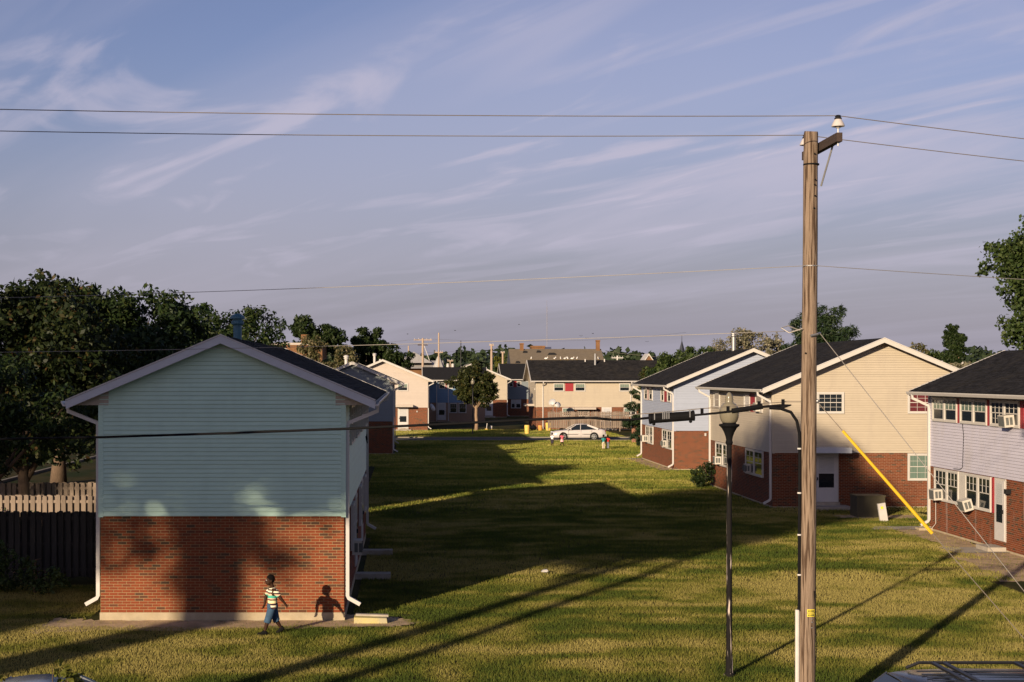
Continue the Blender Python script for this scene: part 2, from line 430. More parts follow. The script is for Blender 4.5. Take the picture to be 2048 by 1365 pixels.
# the street on the far left
sheet('street', [(-31,30),(-21.6,30),(-21.6,240),(-31,240)], .006, M['asphalt_tan'])
sheet('sidewalk', [(-19.0,30),(-17.4,30),(-17.4,240),(-19.0,240)], .02, M['path'])
m = MB(); m.box(-21.6, -21.4, 30, 240, -.1, .12); struct(m.build('kerb', M['path']))

# ------------------------------------------------------------------ grass (one mass of blades)
rs = np.random.RandomState(11)
FOOT = [(-7.6,-1.3,34.2,51.7),(-12.5,-3,56,97),(15.5,26,62,75),(15.8,27,86.4,98.8),(19.1,27,38,53.6),(-7.5,-.9,104,118)]
def blades(x0, x1, y0, y1, dens, w, h, seed):
    n = int((x1-x0)*(y1-y0)*dens)
    x = rs.uniform(x0, x1, n); y = rs.uniform(y0, y1, n)
    keep = np.ones(n, bool)
    lim0 = -825/2900*y - .3; lim1 = 1240/2900*y + .3
    keep &= (x > lim0) & (x < lim1)
    for a, b, c, d in FOOT: keep &= ~((x > a) & (x < b) & (y > c) & (y < d))
    thin = np.zeros(n)
    wob = (vnoise(x*1.7+3, y*1.7)-.5)*.9 + (vnoise(x*5, y*5+9)-.5)*.5
    # worn strips: fewer blades
    def strip(ax, bx, ay, by):
        return (x > ax+wob*.5) & (x < bx+wob*.6) & (y > ay+wob*.5) & (y < by+wob*.5)
    worn = strip(-8.4,0.1,33.3,35) | strip(17.9,19.4,45,54.2) | strip(16.9,19.4,38,45) | strip(14.9,16.1,86.2,98.6) | strip(17.3,20.5,57.5,58.8)
    keep &= ~(worn & (rs.rand(n) < .93))
    keep &= ~((y > 125.3) & (y < 131.1))
    pat = vnoise(x*.17+7, y*.30+2)*.38 + vnoise(x*.5+1, y*.95+5)*.30 + vnoise(x*1.3, y*1.9)*.32     # dry and green patches
    keep &= rs.rand(n) < (.72 + .5*pat)
    x, y, pat = x[keep], y[keep], pat[keep]; n = len(x)
    z = gz(x, y)
    a = rs.uniform(0, 2*np.pi, n); hh = h*rs.uniform(.5, 1.3, n)*(1.25-.5*pat); ww = w*rs.uniform(.7, 1.3, n)
    lean = hh*rs.uniform(.05, .75, n); la = rs.uniform(0, 2*np.pi, n)
    dx, dy = np.cos(a)*ww, np.sin(a)*ww
    V = np.empty((n, 3, 3))
    V[:,0] = np.stack([x-dx, y-dy, z], 1); V[:,1] = np.stack([x+dx, y+dy, z], 1)
    V[:,2] = np.stack([x+np.cos(la)*lean, y+np.sin(la)*lean, z+hh], 1)
    # near lawn is drier, the far end greener
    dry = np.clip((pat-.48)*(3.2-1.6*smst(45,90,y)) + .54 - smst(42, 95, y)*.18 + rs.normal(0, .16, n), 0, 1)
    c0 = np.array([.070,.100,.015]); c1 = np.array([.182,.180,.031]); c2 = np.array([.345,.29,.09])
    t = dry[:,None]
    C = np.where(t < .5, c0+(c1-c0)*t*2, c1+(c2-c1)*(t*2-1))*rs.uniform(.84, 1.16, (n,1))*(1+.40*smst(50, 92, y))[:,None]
    return V, C
parts = [blades(-13, 16, 25.5, 40, 1500, .0062, .055, 1), blades(-2, 21, 40, 60, 700, .010, .065, 2),
         blades(-2, 30, 60, 90, 230, .02, .085, 3), blades(-3, 20, 90, 125.4, 110, .032, .09, 4), blades(-2, 20, 131, 150, 90, .035, .09, 5)]
V = np.concatenate([p[0] for p in parts]); C = np.concatenate([p[1] for p in parts])
gm = bpy.data.materials.new('grass_blades'); gm.use_nodes = True
n_, l_ = gm.node_tree.nodes, gm.node_tree.links
at_ = n_.new('ShaderNodeAttribute'); at_.attribute_name = 'tone'
pb = n_['Principled BSDF']; pb.inputs['Roughness'].default_value = .7; pb.inputs['Specular IOR Level'].default_value = .15
l_.new(at_.outputs['Color'], pb.inputs['Base Color'])
tr = n_.new('ShaderNodeBsdfTranslucent'); l_.new(at_.outputs['Color'], tr.inputs[0])
mx = n_.new('ShaderNodeMixShader'); mx.inputs[0].default_value = .3
l_.new(pb.outputs[0], mx.inputs[1]); l_.new(tr.outputs[0], mx.inputs[2]); l_.new(mx.outputs[0], n_['Material Output'].inputs[0])
gme = raw_mesh('grass', V, 3, gm)
ca_ = gme.color_attributes.new('tone', 'FLOAT_COLOR', 'POINT')
ca_.data.foreach_set('color', np.repeat(np.concatenate([C, np.ones((len(C),1))], 1), 3, axis=0).astype(np.float32).ravel())
tag(obj('grass', gme), 'short mown lawn grass, dry and tan in front and greener towards the lane', None, kind='stuff')
del V, C, parts

# ------------------------------------------------------------------ house builder
COURSE, BL, EXPO = .0671, .2032, .1016
BRICK_ME = {}
def brick_box(w, h, n):
    b = MB(); b.add([(-w/2,0,-h/2),(w/2,0,-h/2),(w/2,0,h/2),(-w/2,0,h/2),(-w/2+.003,-n,-h/2+.003),(w/2-.003,-n,-h/2+.003),(w/2-.003,-n,h/2-.003),(-w/2+.003,-n,h/2-.003)],
      [(4,5,6,7),(0,1,5,4),(1,2,6,5),(2,3,7,6),(3,0,4,7)])
    return b
class House:
    def __init__(s, name, label, cx, y0, Ln, wide, siding, zb=0.0, rz=0.0, near_detail=True, shingles=True, rk=None, hw=None, ov=None, trim='trim', brick='brick_far', core='cream', ridge=None, slope=None):
        s.root = thing(name, label, 'house', (cx, y0, 0), rz)
        s.L, s.zb, s.sid, s.bm = Ln, zb, siding, M[brick]
        s.hw = hw or (4.6 if wide else 2.905); s.ov = ov or (.55 if wide else .72); s.sl = slope or (.42 if wide else .4235)
        rk = rk if rk is not None else (.58 if wide else .30)
        s.zs, s.zw, s.rk = 2.35, 4.98, rk
        s.e = s.hw + s.ov; s.ze = s.zw + .12; s.zr = s.ze + s.sl*s.e
        s.trim = M[trim]; s.mort = M['mortar'] if brick == 'brick' else M['mortar_far']
        r, hw, Ln = s.root, s.hw, Ln
        f = MB(); f.box(-hw+.005, hw-.005, .005, Ln-.005, zb-.3, .07); f.build('foundation', M['concrete'], r)
        b = MB(); b.box(-hw+.022, hw-.022, .022, Ln-.022, .07, s.zs); b.build('brick_wall', s.mort if near_detail else s.bm, r)
        zt = s.zr - .14
        c = MB(); zc_ = zt - s.sl*hw
        c.prism([(-hw,s.zs),(hw,s.zs),(hw,zc_),(0,zt),(-hw,zc_)], 0, Ln, 'y'); c.build('upper_wall', siding, r)
        s.zc, s.zt = zc_, zt
        # roof: two slopes with their underside, shingles on top
        th = .09
        for sg in (-1, 1):
            q = MB(); q.prism([(0,s.zr),(sg*s.e,s.ze),(sg*s.e,s.ze-th),(0,s.zr-th)], -rk, Ln+rk, 'y')
            ro = q.build('roof_slope', M['roof_base'], r)
            u = MB(); u.prism([(0,s.zr-th-.003),(sg*s.e,s.ze-th-.003),(sg*s.e,s.ze-th-.02),(0,s.zr-th-.02)], -rk+.02, Ln+rk-.02, 'y'); u.build('soffit', M['soffit'], r)
            if shingles is True or (shingles == 'left' and sg < 0) or (shingles == 'right' and sg > 0):
                s.shingle(sg, ro)
            for y_, sy in ((-rk, -1), (Ln+rk, 1)):
                k = MB(); a, b_ = (y_-.03, y_) if sy < 0 else (y_, y_+.03)
                k.prism([(0,s.zr-.015),(sg*s.e,s.ze-.015),(sg*s.e,s.ze-.2),(0,s.zr-.2)], a, b_, 'y'); k.build('rake_board', s.trim, r)
                k = MB(); a, b_ = (y_-.045, y_+.02) if sy < 0 else (y_-.02, y_+.045)
                k.prism([(0,s.zr+.02),(sg*(s.e+.01),s.ze+.02),(sg*(s.e+.01),s.ze-.012),(0,s.zr-.012)], a, b_, 'y'); k.build('drip_edge', M['gutter'], r)
            k = MB(); x0, x1, xm = sg*hw, sg*(s.e-.02), sg*(hw-.22)
            zz = lambda x: s.zr - s.sl*abs(x) - .13
            k.prism([(xm,s.zw),(x1,s.zw),(x1,zz(x1)),(xm,zz(xm))], -.022, .0, 'y')
            k.prism([(x0+sg*.002,s.zw),(x1,s.zw),(x1,zz(x1)),(x0+sg*.002,zz(x0))], .001, Ln, 'y')
            k.build('eave_box', M['soffit'], r)
            g = MB(); g.prism([(sg*(s.e-.005),s.ze-.02),(sg*(s.e-.005),s.ze-.14),(sg*(s.e+.075),s.ze-.14),(sg*(s.e+.12),s.ze-.05),(sg*(s.e+.12),s.ze-.02),(sg*(s.e+.10),s.ze-.02),(sg*(s.e+.06),s.ze-.10),(sg*(s.e+.015),s.ze-.10),(sg*(s.e+.015),s.ze-.02)], -rk-.02, Ln+rk+.02, 'y')
            g.build('gutter', M['gutter'], r)
    def P(s, face, u, v, n):
        return {'near': (u,-n,v), 'far': (u,s.L+n,v), 'left': (-s.hw-n,u,v), 'right': (s.hw+n,u,v)}[face]
    def shingle(s, sg, parent):
        rg = random.Random(3); b = MB()
        sl = math.hypot(s.e, s.zr-s.ze); nrow = int(sl/.145); w = .31
        dx, dz = sg*s.e/sl, -(s.zr-s.ze)/sl
        nxx, nzz = sg*(s.zr-s.ze)/sl, s.e/sl
        for i in range(nrow+1):
            d0, d1 = i*.145, min((i+1)*.145+.02, sl+.02)
            y = -s.rk - (.15 if i % 2 else 0)
            while y < s.L+s.rk:
                ya, yb = max(y, -s.rk), min(y+w-.008, s.L+s.rk); y += w
                if yb-ya < .03: continue
                h = .010 + rg.random()*.010
                p = lambda d, yy, hh: (dx*d+nxx*hh, yy, s.zr+dz*d+nzz*hh)
                b.add([p(d0,ya,.003),p(d0,yb,.003),p(d1,yb,h),p(d1,ya,h),p(d1,yb,0),p(d1,ya,0)], [(0,1,2,3),(3,2,4,5)])
        b.build('shingles', M['shingle'], parent, kind='stuff')
    def span(s, face): return (-s.hw, s.hw) if face in ('near','far') else (0, s.L)
    def boards(s, face, single=True):
        """clapboards: one wedge per course"""
        u0, u1 = s.span(face); k = 0; z = s.zs; acc = MB()
        top = s.zt if face in ('near','far') else s.zw
        while z < top-.03:
            z1 = min(z+EXPO+.012, top-.005)
            def lim(zz):
                if face in ('near','far') and zz > s.zc: return max((s.zt-zz)/s.sl, .02)
                return s.hw
            zb_ = z+.013; z1 = min(z+EXPO+.002, top-.005)
            if face in ('near','far'): a0, a1 = lim(zb_), lim(z1); q = [(-a0,zb_),(a0,zb_),(a1,z1),(-a1,z1)]
            else: q = [(u0,zb_),(u1,zb_),(u1,z1),(u0,z1)]
            b = MB() if single else acc
            vs = [s.P(face,q[0][0],q[0][1],.026), s.P(face,q[1][0],q[1][1],.026), s.P(face,q[2][0],q[2][1],.006), s.P(face,q[3][0],q[3][1],.006),
                  s.P(face,q[0][0],q[0][1],.001), s.P(face,q[1][0],q[1][1],.001)]
            b.add(vs, [(0,1,2,3),(4,5,1,0),(0,3,4),(1,5,2)])
            if single: b.build('siding_board', s.sid, s.root)
            z += EXPO; k += 1
        if not single: acc.build('siding_boards', s.sid, s.root, kind='stuff')
        for u in (u0, u1):
            if face not in ('near',): break
        return s
    def corners(s):
        for sx in (-1, 1):
            for y0, y1 in ((-.024, .09), (s.L-.09, s.L+.024)):
                c = MB(); x = sx*s.hw
                c.box(min(x+sx*.024, x-sx*.09), max(x+sx*.024, x-sx*.09), y0, y1, s.zs-.02, s.zw); c.build('corner_board', s.sid, s.root)
    def bricks(s, face, u0=None, u1=None, single=0, ztop=None):
        a, b_ = s.span(face); u0 = a+.024 if u0 is None else u0; u1 = b_-.024 if u1 is None else u1
        rows = []
        z = .07+COURSE/2; i = 0
        while z+COURSE/2 < s.zs+.01:
            u = u0 - (BL/2 if i % 2 else 0)
            while u < u1:
                p, q = max(u+.005, u0), min(u+BL-.005, u1)
                if q-p > .03: rows.append(((p+q)/2, z, q-p))
                u += BL
            z += COURSE; i += 1
        n = .010
        if single:
            rows.sort(key=lambda r: -r[0])
            for (uc, zz, w) in rows[:single]:
                key = (face, round(w, 3))
                if key not in BRICK_ME: BRICK_ME[key] = brick_box(w, COURSE-.0095, n).mesh('brick', s.bm)
                obj('brick', BRICK_ME[key], s.root, s.P(face, uc, zz, -.022))
            rows = rows[single:]
        acc = MB(); h = (COURSE-.0095)/2
        for (uc, zz, w) in rows:
            h2 = w/2
            vs = [s.P(face, uc+du, zz+dz, nn-.022) for nn, k in ((0,0),(n,.003)) for du, dz in ((-h2+k,-h+k),(h2-k,-h+k),(h2-k,h-k),(-h2+k,h-k))]
            acc.add(vs, [(4,5,6,7),(0,1,5,4),(1,2,6,5),(2,3,7,6),(3,0,4,7)])
        acc.build('brickwork', s.bm, s.root, kind='stuff')
        return s
    def flatbox(s, mb, face, u0, u1, v0, v1, n0, n1):
        a, b = s.P(face,u0,v0,n0), s.P(face,u1,v1,n1)
        mb.box(*sorted((a[0],b[0])), *sorted((a[1],b[1])), *sorted((a[2],b[2])))
    def window(s, face, uc, vc, w, h, up='glass', lo='glass', cols=3, rows=2, lowgrid=False, case=.07, proud=.075, cl=0, cr=0):
        B0 = .03
        r = s.root; u0, u1, v0, v1 = uc-w/2, uc+w/2, vc-h/2, vc+h/2
        def ring(mb, a0, a1, b0, b1, t, n0, n1, tl=0, tr=0):
            O = [(a0-tl,b0),(a1+tr,b0),(a1+tr,b1),(a0-tl,b1)]; I = [(a0+t,b0+t),(a1-t,b0+t),(a1-t,b1-t),(a0+t,b1-t)]
            vs = [s.P(face,*p,n1) for p in O]+[s.P(face,*p,n1) for p in I]+[s.P(face,*p,n0) for p in O]+[s.P(face,*p,n0) for p in I]
            fs = []
            for k in range(4):
                j = (k+1) % 4; fs += [(k,j,4+j,4+k),(8+k,8+j,j,k),(4+k,4+j,12+j,12+k)]
            mb.add(vs, fs)
        f = MB(); ring(f, u0, u1, v0, v1, case, 0, proud, cl, cr); win = f.build('window', M['trim'], r)
        vm = (v0+v1)/2; a0, a1 = u0+case, u1-case; b0, b1 = v0+case, v1-case
        for nm, c0, c1, g, off, grid in (('upper_sash', vm, b1, up, .012, True), ('lower_sash', b0, vm+.03, lo, .004, lowgrid)):
            off += B0
            q = MB(); ring(q, a0, a1, c0, c1, .029, .0, off+.018)
            sh = q.build(nm, M['trim'], win)
            if grid and cols:
                mm = MB()
                for k in range(1, cols):
                    x = a0+(a1-a0)*k/cols; s.flatbox(mm, face, x-.006, x+.006, c0+.03, c1-.03, off-.002, off+.016)
                for k in range(1, rows):
                    y = c0+(c1-c0)*k/rows; s.flatbox(mm, face, a0+.03, a1-.03, y-.006, y+.006, off-.002, off+.0155)
                mm.build('muntins', M['trim'], win)
            p = MB(); p.add([s.P(face,a0,c0,off+.004),s.P(face,a1,c0,off+.004),s.P(face,a1,c1,off+.004),s.P(face,a0,c1,off+.004)], [(0,1,2,3)])
            p.build('pane', M[g], win)
        return win
    def shutter(s, face, u0, u1, v0, v1):
        b = MB(); s.flatbox(b, face, u0, u1, v0, v1, 0, .04); b.build('shutter', M['shutter'], s.root)
    def doorway(s, face, uc, w=.91, v0=.28, v1=2.28, up='glass_white', lo='glass', stoop=True, light=None):
        r = s.root; b = MB(); s.flatbox(b, face, uc-w/2-.07, uc+w/2+.07, v0-.02, v1+.07, -.03, .012); b.build('door_frame', M['trim'], r)
        b = MB(); s.flatbox(b, face, uc-w/2, uc+w/2, v0, v1, -.02, .03); d = b.build('door', M['door'], r)
        H = v1-v0
        for g, a, c in ((up, v0+H*.62, v1-.10), (lo, v0+H*.30, v0+H*.60)):
            b = MB(); s.flatbox(b, face, uc-w/2+.13, uc+w/2-.13, a, c, .0, .034); b.build('pane', M[g], d)
        b = MB(); s.flatbox(b, face, uc-w/2+.05, uc-w/2+.09, v0+H*.46, v0+H*.52, .03, .08); b.build('handle', M['metal_dark'], d)
        if stoop:
            b = MB(); s.flatbox(b, face, uc-w/2-.5, uc+w/2+.35, s.zb-.05, v0-.14, 0, 1.05); b.build('stoop', M['concrete_gray'], r)
            b = MB(); s.flatbox(b, face, uc-w/2-.08, uc+w/2+.08, v0-.14, v0-.02, .0, .22); b.build('door_sill', M['concrete_gray'], r)
    def canopy(s, face, u0, u1, v, d=1.0, mat='trim_gray'):
        b = MB(); s.flatbox(b, face, u0, u1, v, v+.22, .001, d); b.build('door_canopy', M[mat], s.root)
    def light(s, face, u, v):
        b = MB(); s.flatbox(b, face, u-.05, u+.05, v-.08, v+.08, -.01, .09); b.build('wall_light', M['trim'], s.root)
    def downspout(s, side, y, kick='out', bottom=.25):
        """side -1 or 1; from the gutter back to the wall, down, and a kick-out at the foot"""
        sg = side; xw = sg*(s.hw+.055); xg = sg*(s.e+.05)
        p = [(xg,y,s.ze-.12),(xg,y,s.ze-.26),(xw+sg*.02,y,s.zw-.42),(xw,y,s.zw-.6),(xw,y,bottom+.14),(xw+sg*.03,y,bottom+.08),(xw+sg*.3,y,bottom-.07)]
        b = MB(); b.tube(p, .062, 4, rot=math.pi/4); b.build('downspout', M['gutter'], s.root)
    def downspout_rear(s, sx, y, sgy, bottom=.25): pass
    def vent(s, x, y, mat='galv', h=.9, r=.12, cone=True):
        zr = s.zr - s.sl*abs(x); b = MB()
        b.lathe([(r,-.15),(r,h-.22)], (x,y,zr), 14)
        if cone:
            b.lathe([(r*1.15,h-.24),(r*1.5,h-.2),(r*1.5,h-.14),(r*1.15,h-.12),(r*1.15,h-.08),(r*1.75,h-.07),(r*1.7,h-.02),(r*.6,h+.06)], (x,y,zr), 14)
        b.build('roof_vent', M[mat], s.root, smooth=False)

def aircon(house, face, u, v, label, w=.5, h=.38, d=.32, tilt=0.0):
    """window air conditioner: a thing of its own"""
    p = Vector(house.P(face, u, v, .03)); rt = house.root
    Rz = Matrix.Rotation(rt.rotation_euler.z, 3, 'Z'); wp = Rz @ p + rt.location
    n = Vector({'near':(0,-1,0),'far':(0,1,0),'left':(-1,0,0),'right':(1,0,0)}[face]); n = Rz @ n
    rz = math.atan2(n.y, n.x)
    t = thing('air_conditioner', label, 'air conditioner', wp, rz); t.rotation_euler = (0, tilt, rz)
    b = MB(); b.box(0, d, -w/2, w/2, 0, h); b.build('casing', M['ac'], t)
    b = MB(); b.box(d-.01, d+.006, -w/2+.03, w/2-.03, .03, h-.03); b.build('grille', M['ac_grille'], t)
    for sy in (-1, 1):
        b = MB(); y = sy*(w/2)
        for k in range(2):
            x0 = .06+k*.12; b.box(x0, x0+.09, min(y-.01*sy, y+.005*sy), max(y-.01*sy, y+.005*sy), .07, h-.07)
        b.build('side_vent', M['ac_grille'], t)
    return t
# ------------------------------------------------------------------ the houses
# mint green house, gable end close to the camera
g = House('house', 'mint green clapboard house with brick ground floor, boy walking past its gable end', -4.385, 34.32, 17.35, False, M['green'], zb=-.12, trim='trim_gray', brick='brick', shingles='right')
g.boards('near'); g.bricks('near', single=300); g.boards('right', False); g.bricks('right'); g.corners()
for i, yc in enumerate((2.9, 4.3, 7.0, 8.4, 11.4, 12.8, 15.0, 16.3)):
    g.window('right', yc, 4.43, 1.2, 1.02, 'glass', 'glass', cols=2, rows=2)
for yc in (4.2, 14.9, 10.4): g.window('right', yc, 1.7, 1.3, 1.2, 'glass', 'glass', cols=3)
g.doorway('right', 7.3, stoop=False); g.doorway('right', 12.8, stoop=False)
for y0_, y1_ in ((6.9, 7.35), (12.4, 12.85)):
    b = MB(); b.box(2.905, 3.9, y0_, y1_, -.16, .04); b.build('stoop', M['concrete_gray'], g.root)
g.downspout(1, .12, bottom=.32); g.downspout(-1, .12, bottom=.32); g.downspout(1, 17.2, bottom=.3)
g.vent(0, 3.1, 'teal', h=.58, r=.11); g.light('right', 13.6, 1.95); g.light('right', 11.9, 1.95)
aircon(g, 'right', 3.9, .98, 'air conditioner in the shaded side window of the mint green house', d=.25)
b = MB(); b.tube([(2.93,16.2,3.55),(2.97,16.4,3.35),(2.95,16.55,3.5),(2.97,16.7,3.3),(2.94,16.85,3.45),(2.96,17.0,3.4),(2.93,17.15,3.6)], .02, 5); b.build('wall_cable', M['black'], g.root)

# hidden neighbour: only its roof shade on the lawn shows
h1 = House('house', 'set-back house behind the mint green one whose roof shades the lawn', -7.75, 57.3, 38.1, False, M['gray'], shingles=False, near_detail=False)
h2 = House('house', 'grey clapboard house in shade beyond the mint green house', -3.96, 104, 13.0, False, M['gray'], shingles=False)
h2.boards('near', False); h2.bricks('near'); h2.boards('right', False); h2.corners()
h2.downspout(1, .12); h2.downspout(1, 12.8)
h2.vent(-.5, 1.6, 'gutter', h=.65, r=.12); h2.window('near', .5, 2.0, 1.1, .5, cols=2, rows=1)
h3 = House('house', 'pinkish white gabled house with a white door under a small canopy', -2.53, 148, 29.0, True, M['white'], shingles=False)
h3.boards('near', False); h3.bricks('near'); h3.corners()
h3.window('near', 2.05, 4.42, 1.08, .8, 'glass_curtain', 'glass'); h3.doorway('near', 2.08, w=.95)
h3.canopy('near', 1.2, 3.1, 2.42, .9, 'soffit'); h3.light('near', 3.5, 1.95); h3.downspout(1, .12)
h3.vent(-.9, 3.0, 'gutter', h=1.0, r=.13); h3.vent(-.3, 2.0, 'gutter', h=.4, r=.1, cone=False)
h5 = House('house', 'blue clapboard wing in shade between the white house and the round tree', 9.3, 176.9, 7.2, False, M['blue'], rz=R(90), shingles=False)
h5.boards('left', False)
for wx in (4.15, 5.1): h5.window('left', 9.3-wx, 4.42, .8, .8)
h5.shutter('left', 9.3-4.72, 9.3-4.55, 4.0, 4.82)
for wx in (5.5, 6.6): h5.window('left', 9.3-wx, 1.7, .95, 1.2)
h5.doorway('left', 9.3-4.1, stoop=False); h5.downspout(-1, 9.3-3.5); h5.downspout(-1, 9.3-4.9)
h4 = House('house', 'cream gabled house half hidden behind the round tree', 8.7, 194, 12.0, True, M['cream'], shingles=False)
h4.boards('near', False); h4.bricks('near'); h4.corners(); h4.doorway('near', 2.2); h4.downspout(1, .12); h4.window('near', -1.5, 4.42, 1.0, .8)
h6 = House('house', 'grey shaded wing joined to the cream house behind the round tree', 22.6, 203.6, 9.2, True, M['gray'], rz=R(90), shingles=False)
h6.boards('left', False); h6.bricks('left')
for wx in (14.2, 15.3): h6.window('left', 22.6-wx, 4.42, .62, .8)
h6.shutter('left', 22.6-15.0, 22.6-14.5, 4.0, 4.82); h6.window('left', 22.6-14.5, 1.7, .6, 1.2, up='glass_white'); h6.window('left', 22.6-15.2, 1.7, .75, 1.2, up='glass_white')

# beige house across the end of the lawn
e = House('house', 'beige house across the end of the lawn behind the white car', 28.2, 154.6, 14.9, True, M['cream'], rz=R(90), shingles='left')
e.boards('left', False); e.bricks('left'); e.boards('far', False); e.bricks('far'); e.corners()
X = lambda x: 28.2-x
e.window('left', X(15.65), 4.39, 1.1, .84, 'glass_curtain', 'glass', cols=4); e.window('left', X(17.85), 4.39, 1.1, .84, 'glass_curtain', 'glass', cols=4)
e.shutter('left', X(17.15), X(16.3), 4.0, 4.8); e.window('left', X(22.45), 4.39, 1.1, .84, 'glass_curtain', 'glass', cols=4)
e.window('left', X(16.6), 1.85, 1.2, .9, 'glass_curtain', 'glass', cols=4); e.window('left', X(18.2), 1.85, 1.2, .9, 'glass_curtain', 'glass', cols=4); e.window('left', X(23.0), 1.85, 1.3, .9, 'glass_curtain', 'glass', cols=4)
e.doorway('left', X(20.6), stoop=True, up='glass_white'); e.canopy('left', X(19.4), X(17.2), 2.12, .9, 'soffit'); e.canopy('far', -2.6, -.9, 2.42, 1.0, 'soffit')
e.downspout(-1, X(14.0)); e.downspout(-1, X(23.1)); e.light('far', -3.6, 4.2)
e.vent(-1.2, X(19.85), 'galv', h=1.4, r=.11, cone=False)
e.vent(-.4, X(18.9), 'gutter', h=.5, r=.07, cone=False); e.vent(-.4, X(20.95), 'gutter', h=.5, r=.07, cone=False)

# pale blue house
p = House('house', 'pale blue clapboard house with sunlit brick gable and maroon shutters', 20.53, 86.6, 12.0, True, M['paleblue'], shingles='left')
p.boards('near', False); p.bricks('near'); p.boards('left', False); p.bricks('left'); p.corners()
Yl = lambda y: y-86.6
for a, b_ in ((96.0, 97.3), (94.1, 95.4), (89.85, 90.9), (87.5, 88.65)):
    p.window('left', Yl((a+b_)/2), 4.45, b_-a, .84, cols=2)
p.shutter('left', Yl(95.42), Yl(95.98), 4.03, 4.87); p.shutter('left', Yl(88.7), Yl(89.8), 4.03, 4.87)
for a, b_ in ((95.3, 96.7), (93.9, 95.3), (88.75, 90.4), (87.1, 88.75)):
    p.window('left', Yl((a+b_)/2), 1.76, b_-a, 1.16, cols=2, cl=.0)
p.downspout(-1, .12); p.downspout(-1, 11.9); p.light('near', -2.75, 2.13); p.vent(-.1, 4.2, 'galv', h=1.1, r=.14)
aircon(p, 'left', Yl(96.1), 1.28, 'air conditioner jutting from the farther ground window of the pale blue house', w=.6, h=.42, d=.4)
aircon(p, 'left', Yl(89.4), 1.28, 'small air conditioner in the nearer ground window of the pale blue house', w=.55, d=.22)

# beige house behind the utility pole
q = House('house', 'beige clapboard house behind the utility pole with a grid window in its gable', 20.2, 62, 12.7, True, M['cream'], shingles='left')
q.boards('near'); q.bricks('near'); q.boards('left', False); q.bricks('left'); q.corners()
Yl = lambda y: y-62
q.window('near', -2.13, 4.5, 1.16, .92, cols=4, rows=2, lowgrid=True); q.window('near', 1.75, 4.5, 1.16, .92, 'glass_red', 'glass_red', cols=3, rows=2, lowgrid=True)
q.window('near', 1.75, 1.76, 1.16, 1.16, 'glass_curtain', 'glass_curtain', cols=3, rows=2, lowgrid=True)
q.doorway('near', -2.3, up='glass_white'); q.canopy('near', -3.2, -1.5, 2.40, 1.0)
for a, b_, gl in ((65.9, 67.0, 'glass_white'), (63.6, 64.8, 'glass'), (72.3, 73.6, 'glass')): q.window('left', Yl((a+b_)/2), 4.45, b_-a, .84, gl, gl, cols=0)
q.shutter('left', Yl(64.85), Yl(65.85), 4.03, 4.87)
for a, b_ in ((65.1, 66.7), (63.5, 65.1), (71.6, 73.2), (70.0, 71.6)): q.window('left', Yl((a+b_)/2), 1.76, b_-a, 1.16, cols=2)
q.downspout(-1, .12); q.downspout(-1, 12.6)
aircon(q, 'left', Yl(64.2), 4.08, 'air conditioner under the maroon shutter of the beige house by the pole', d=.22)
aircon(q, 'left', Yl(72.2), 1.26, 'sunlit air conditioner half hidden by the lamp post on the beige house')
aircon(q, 'left', Yl(66.0), 1.26, 'shaded air conditioner in the ground window of the beige house by the pole', d=.22)

# lavender house
v = House('house', 'lavender clapboard house with brick ground floor and concrete walk', 22.105, 38.0, 15.4, False, M['lavender'], shingles='left', ov=.62, brick='brick_stained')
v.boards('left'); v.bricks('left'); v.corners()
Yl = lambda y: y-38.0
for a, b_ in ((51.75, 52.9), (50.55, 51.75), (49.1, 50.25), (47.95, 49.1), (46.55, 47.65), (45.4, 46.55), (43.9, 44.9), (42.9, 43.9)):
    v.window('left', Yl((a+b_)/2), 4.45, b_-a, .86, 'glass_curtain' if a > 47.8 else 'glass', 'glass', cols=3, lowgrid=(a == 46.55), cl=.0)
for a, b_ in ((50.27, 50.53), (47.67, 47.93), (45.1, 45.36)): v.shutter('left', Yl(a), Yl(b_), 4.02, 4.88)
for a, b_ in ((51.5, 52.7), (50.4, 51.5), (48.7, 49.8), (47.6, 48.7)): v.window('left', Yl((a+b_)/2), 1.755, b_-a, 1.16, cols=3)
b = MB(); v.flatbox(b, 'left', Yl(49.8), Yl(50.4), 1.175, 2.335, 0, .045); b.build('window_panel', M['trim'], v.root)
v.shutter('left', Yl(47.42), Yl(47.57), 1.18, 2.33)
v.doorway('left', Yl(46.97), w=.74, v0=.34, v1=2.27, stoop=False, up='glass_white')
b = MB(); v.flatbox(b, 'left', Yl(46.5), Yl(47.45), -.02, .16, 0, .6); b.build('stoop', M['concrete_gray'], v.root)
b = MB(); v.flatbox(b, 'left', Yl(46.15), Yl(46.3), 1.9, 2.05, -.02, .16); b.build('wall_light', M['metal_dark'], v.root)
v.downspout(-1, 15.25)
b = MB(); b.tube([v.P('left',Yl(50.1),4.0,.03), v.P('left',Yl(50.0),3.6,.025), v.P('left',Yl(50.1),2.5,.025), v.P('left',Yl(50.3),2.42,.03), v.P('left',Yl(50.9),2.4,.03)], .012, 5); b.build('wall_cable', M['black'], v.root)
b = MB(); b.tube([v.P('left',Yl(52.6),1.2,.04), v.P('left',Yl(52.62),.3,.03), v.P('left',Yl(52.8),.12,.1)], .012, 5); b.build('drain_hose', M['trim'], v.root)
aircon(v, 'left', Yl(52.15), 1.22, 'air conditioner nearest the downspout on the lavender house ground floor', tilt=.06)
aircon(v, 'left', Yl(49.3), 1.14, 'tilted air conditioner between the two ground windows of the lavender house', tilt=.28)
aircon(v, 'left', Yl(46.0), 4.06, 'air conditioner in the upper window of the lavender house', tilt=.1)

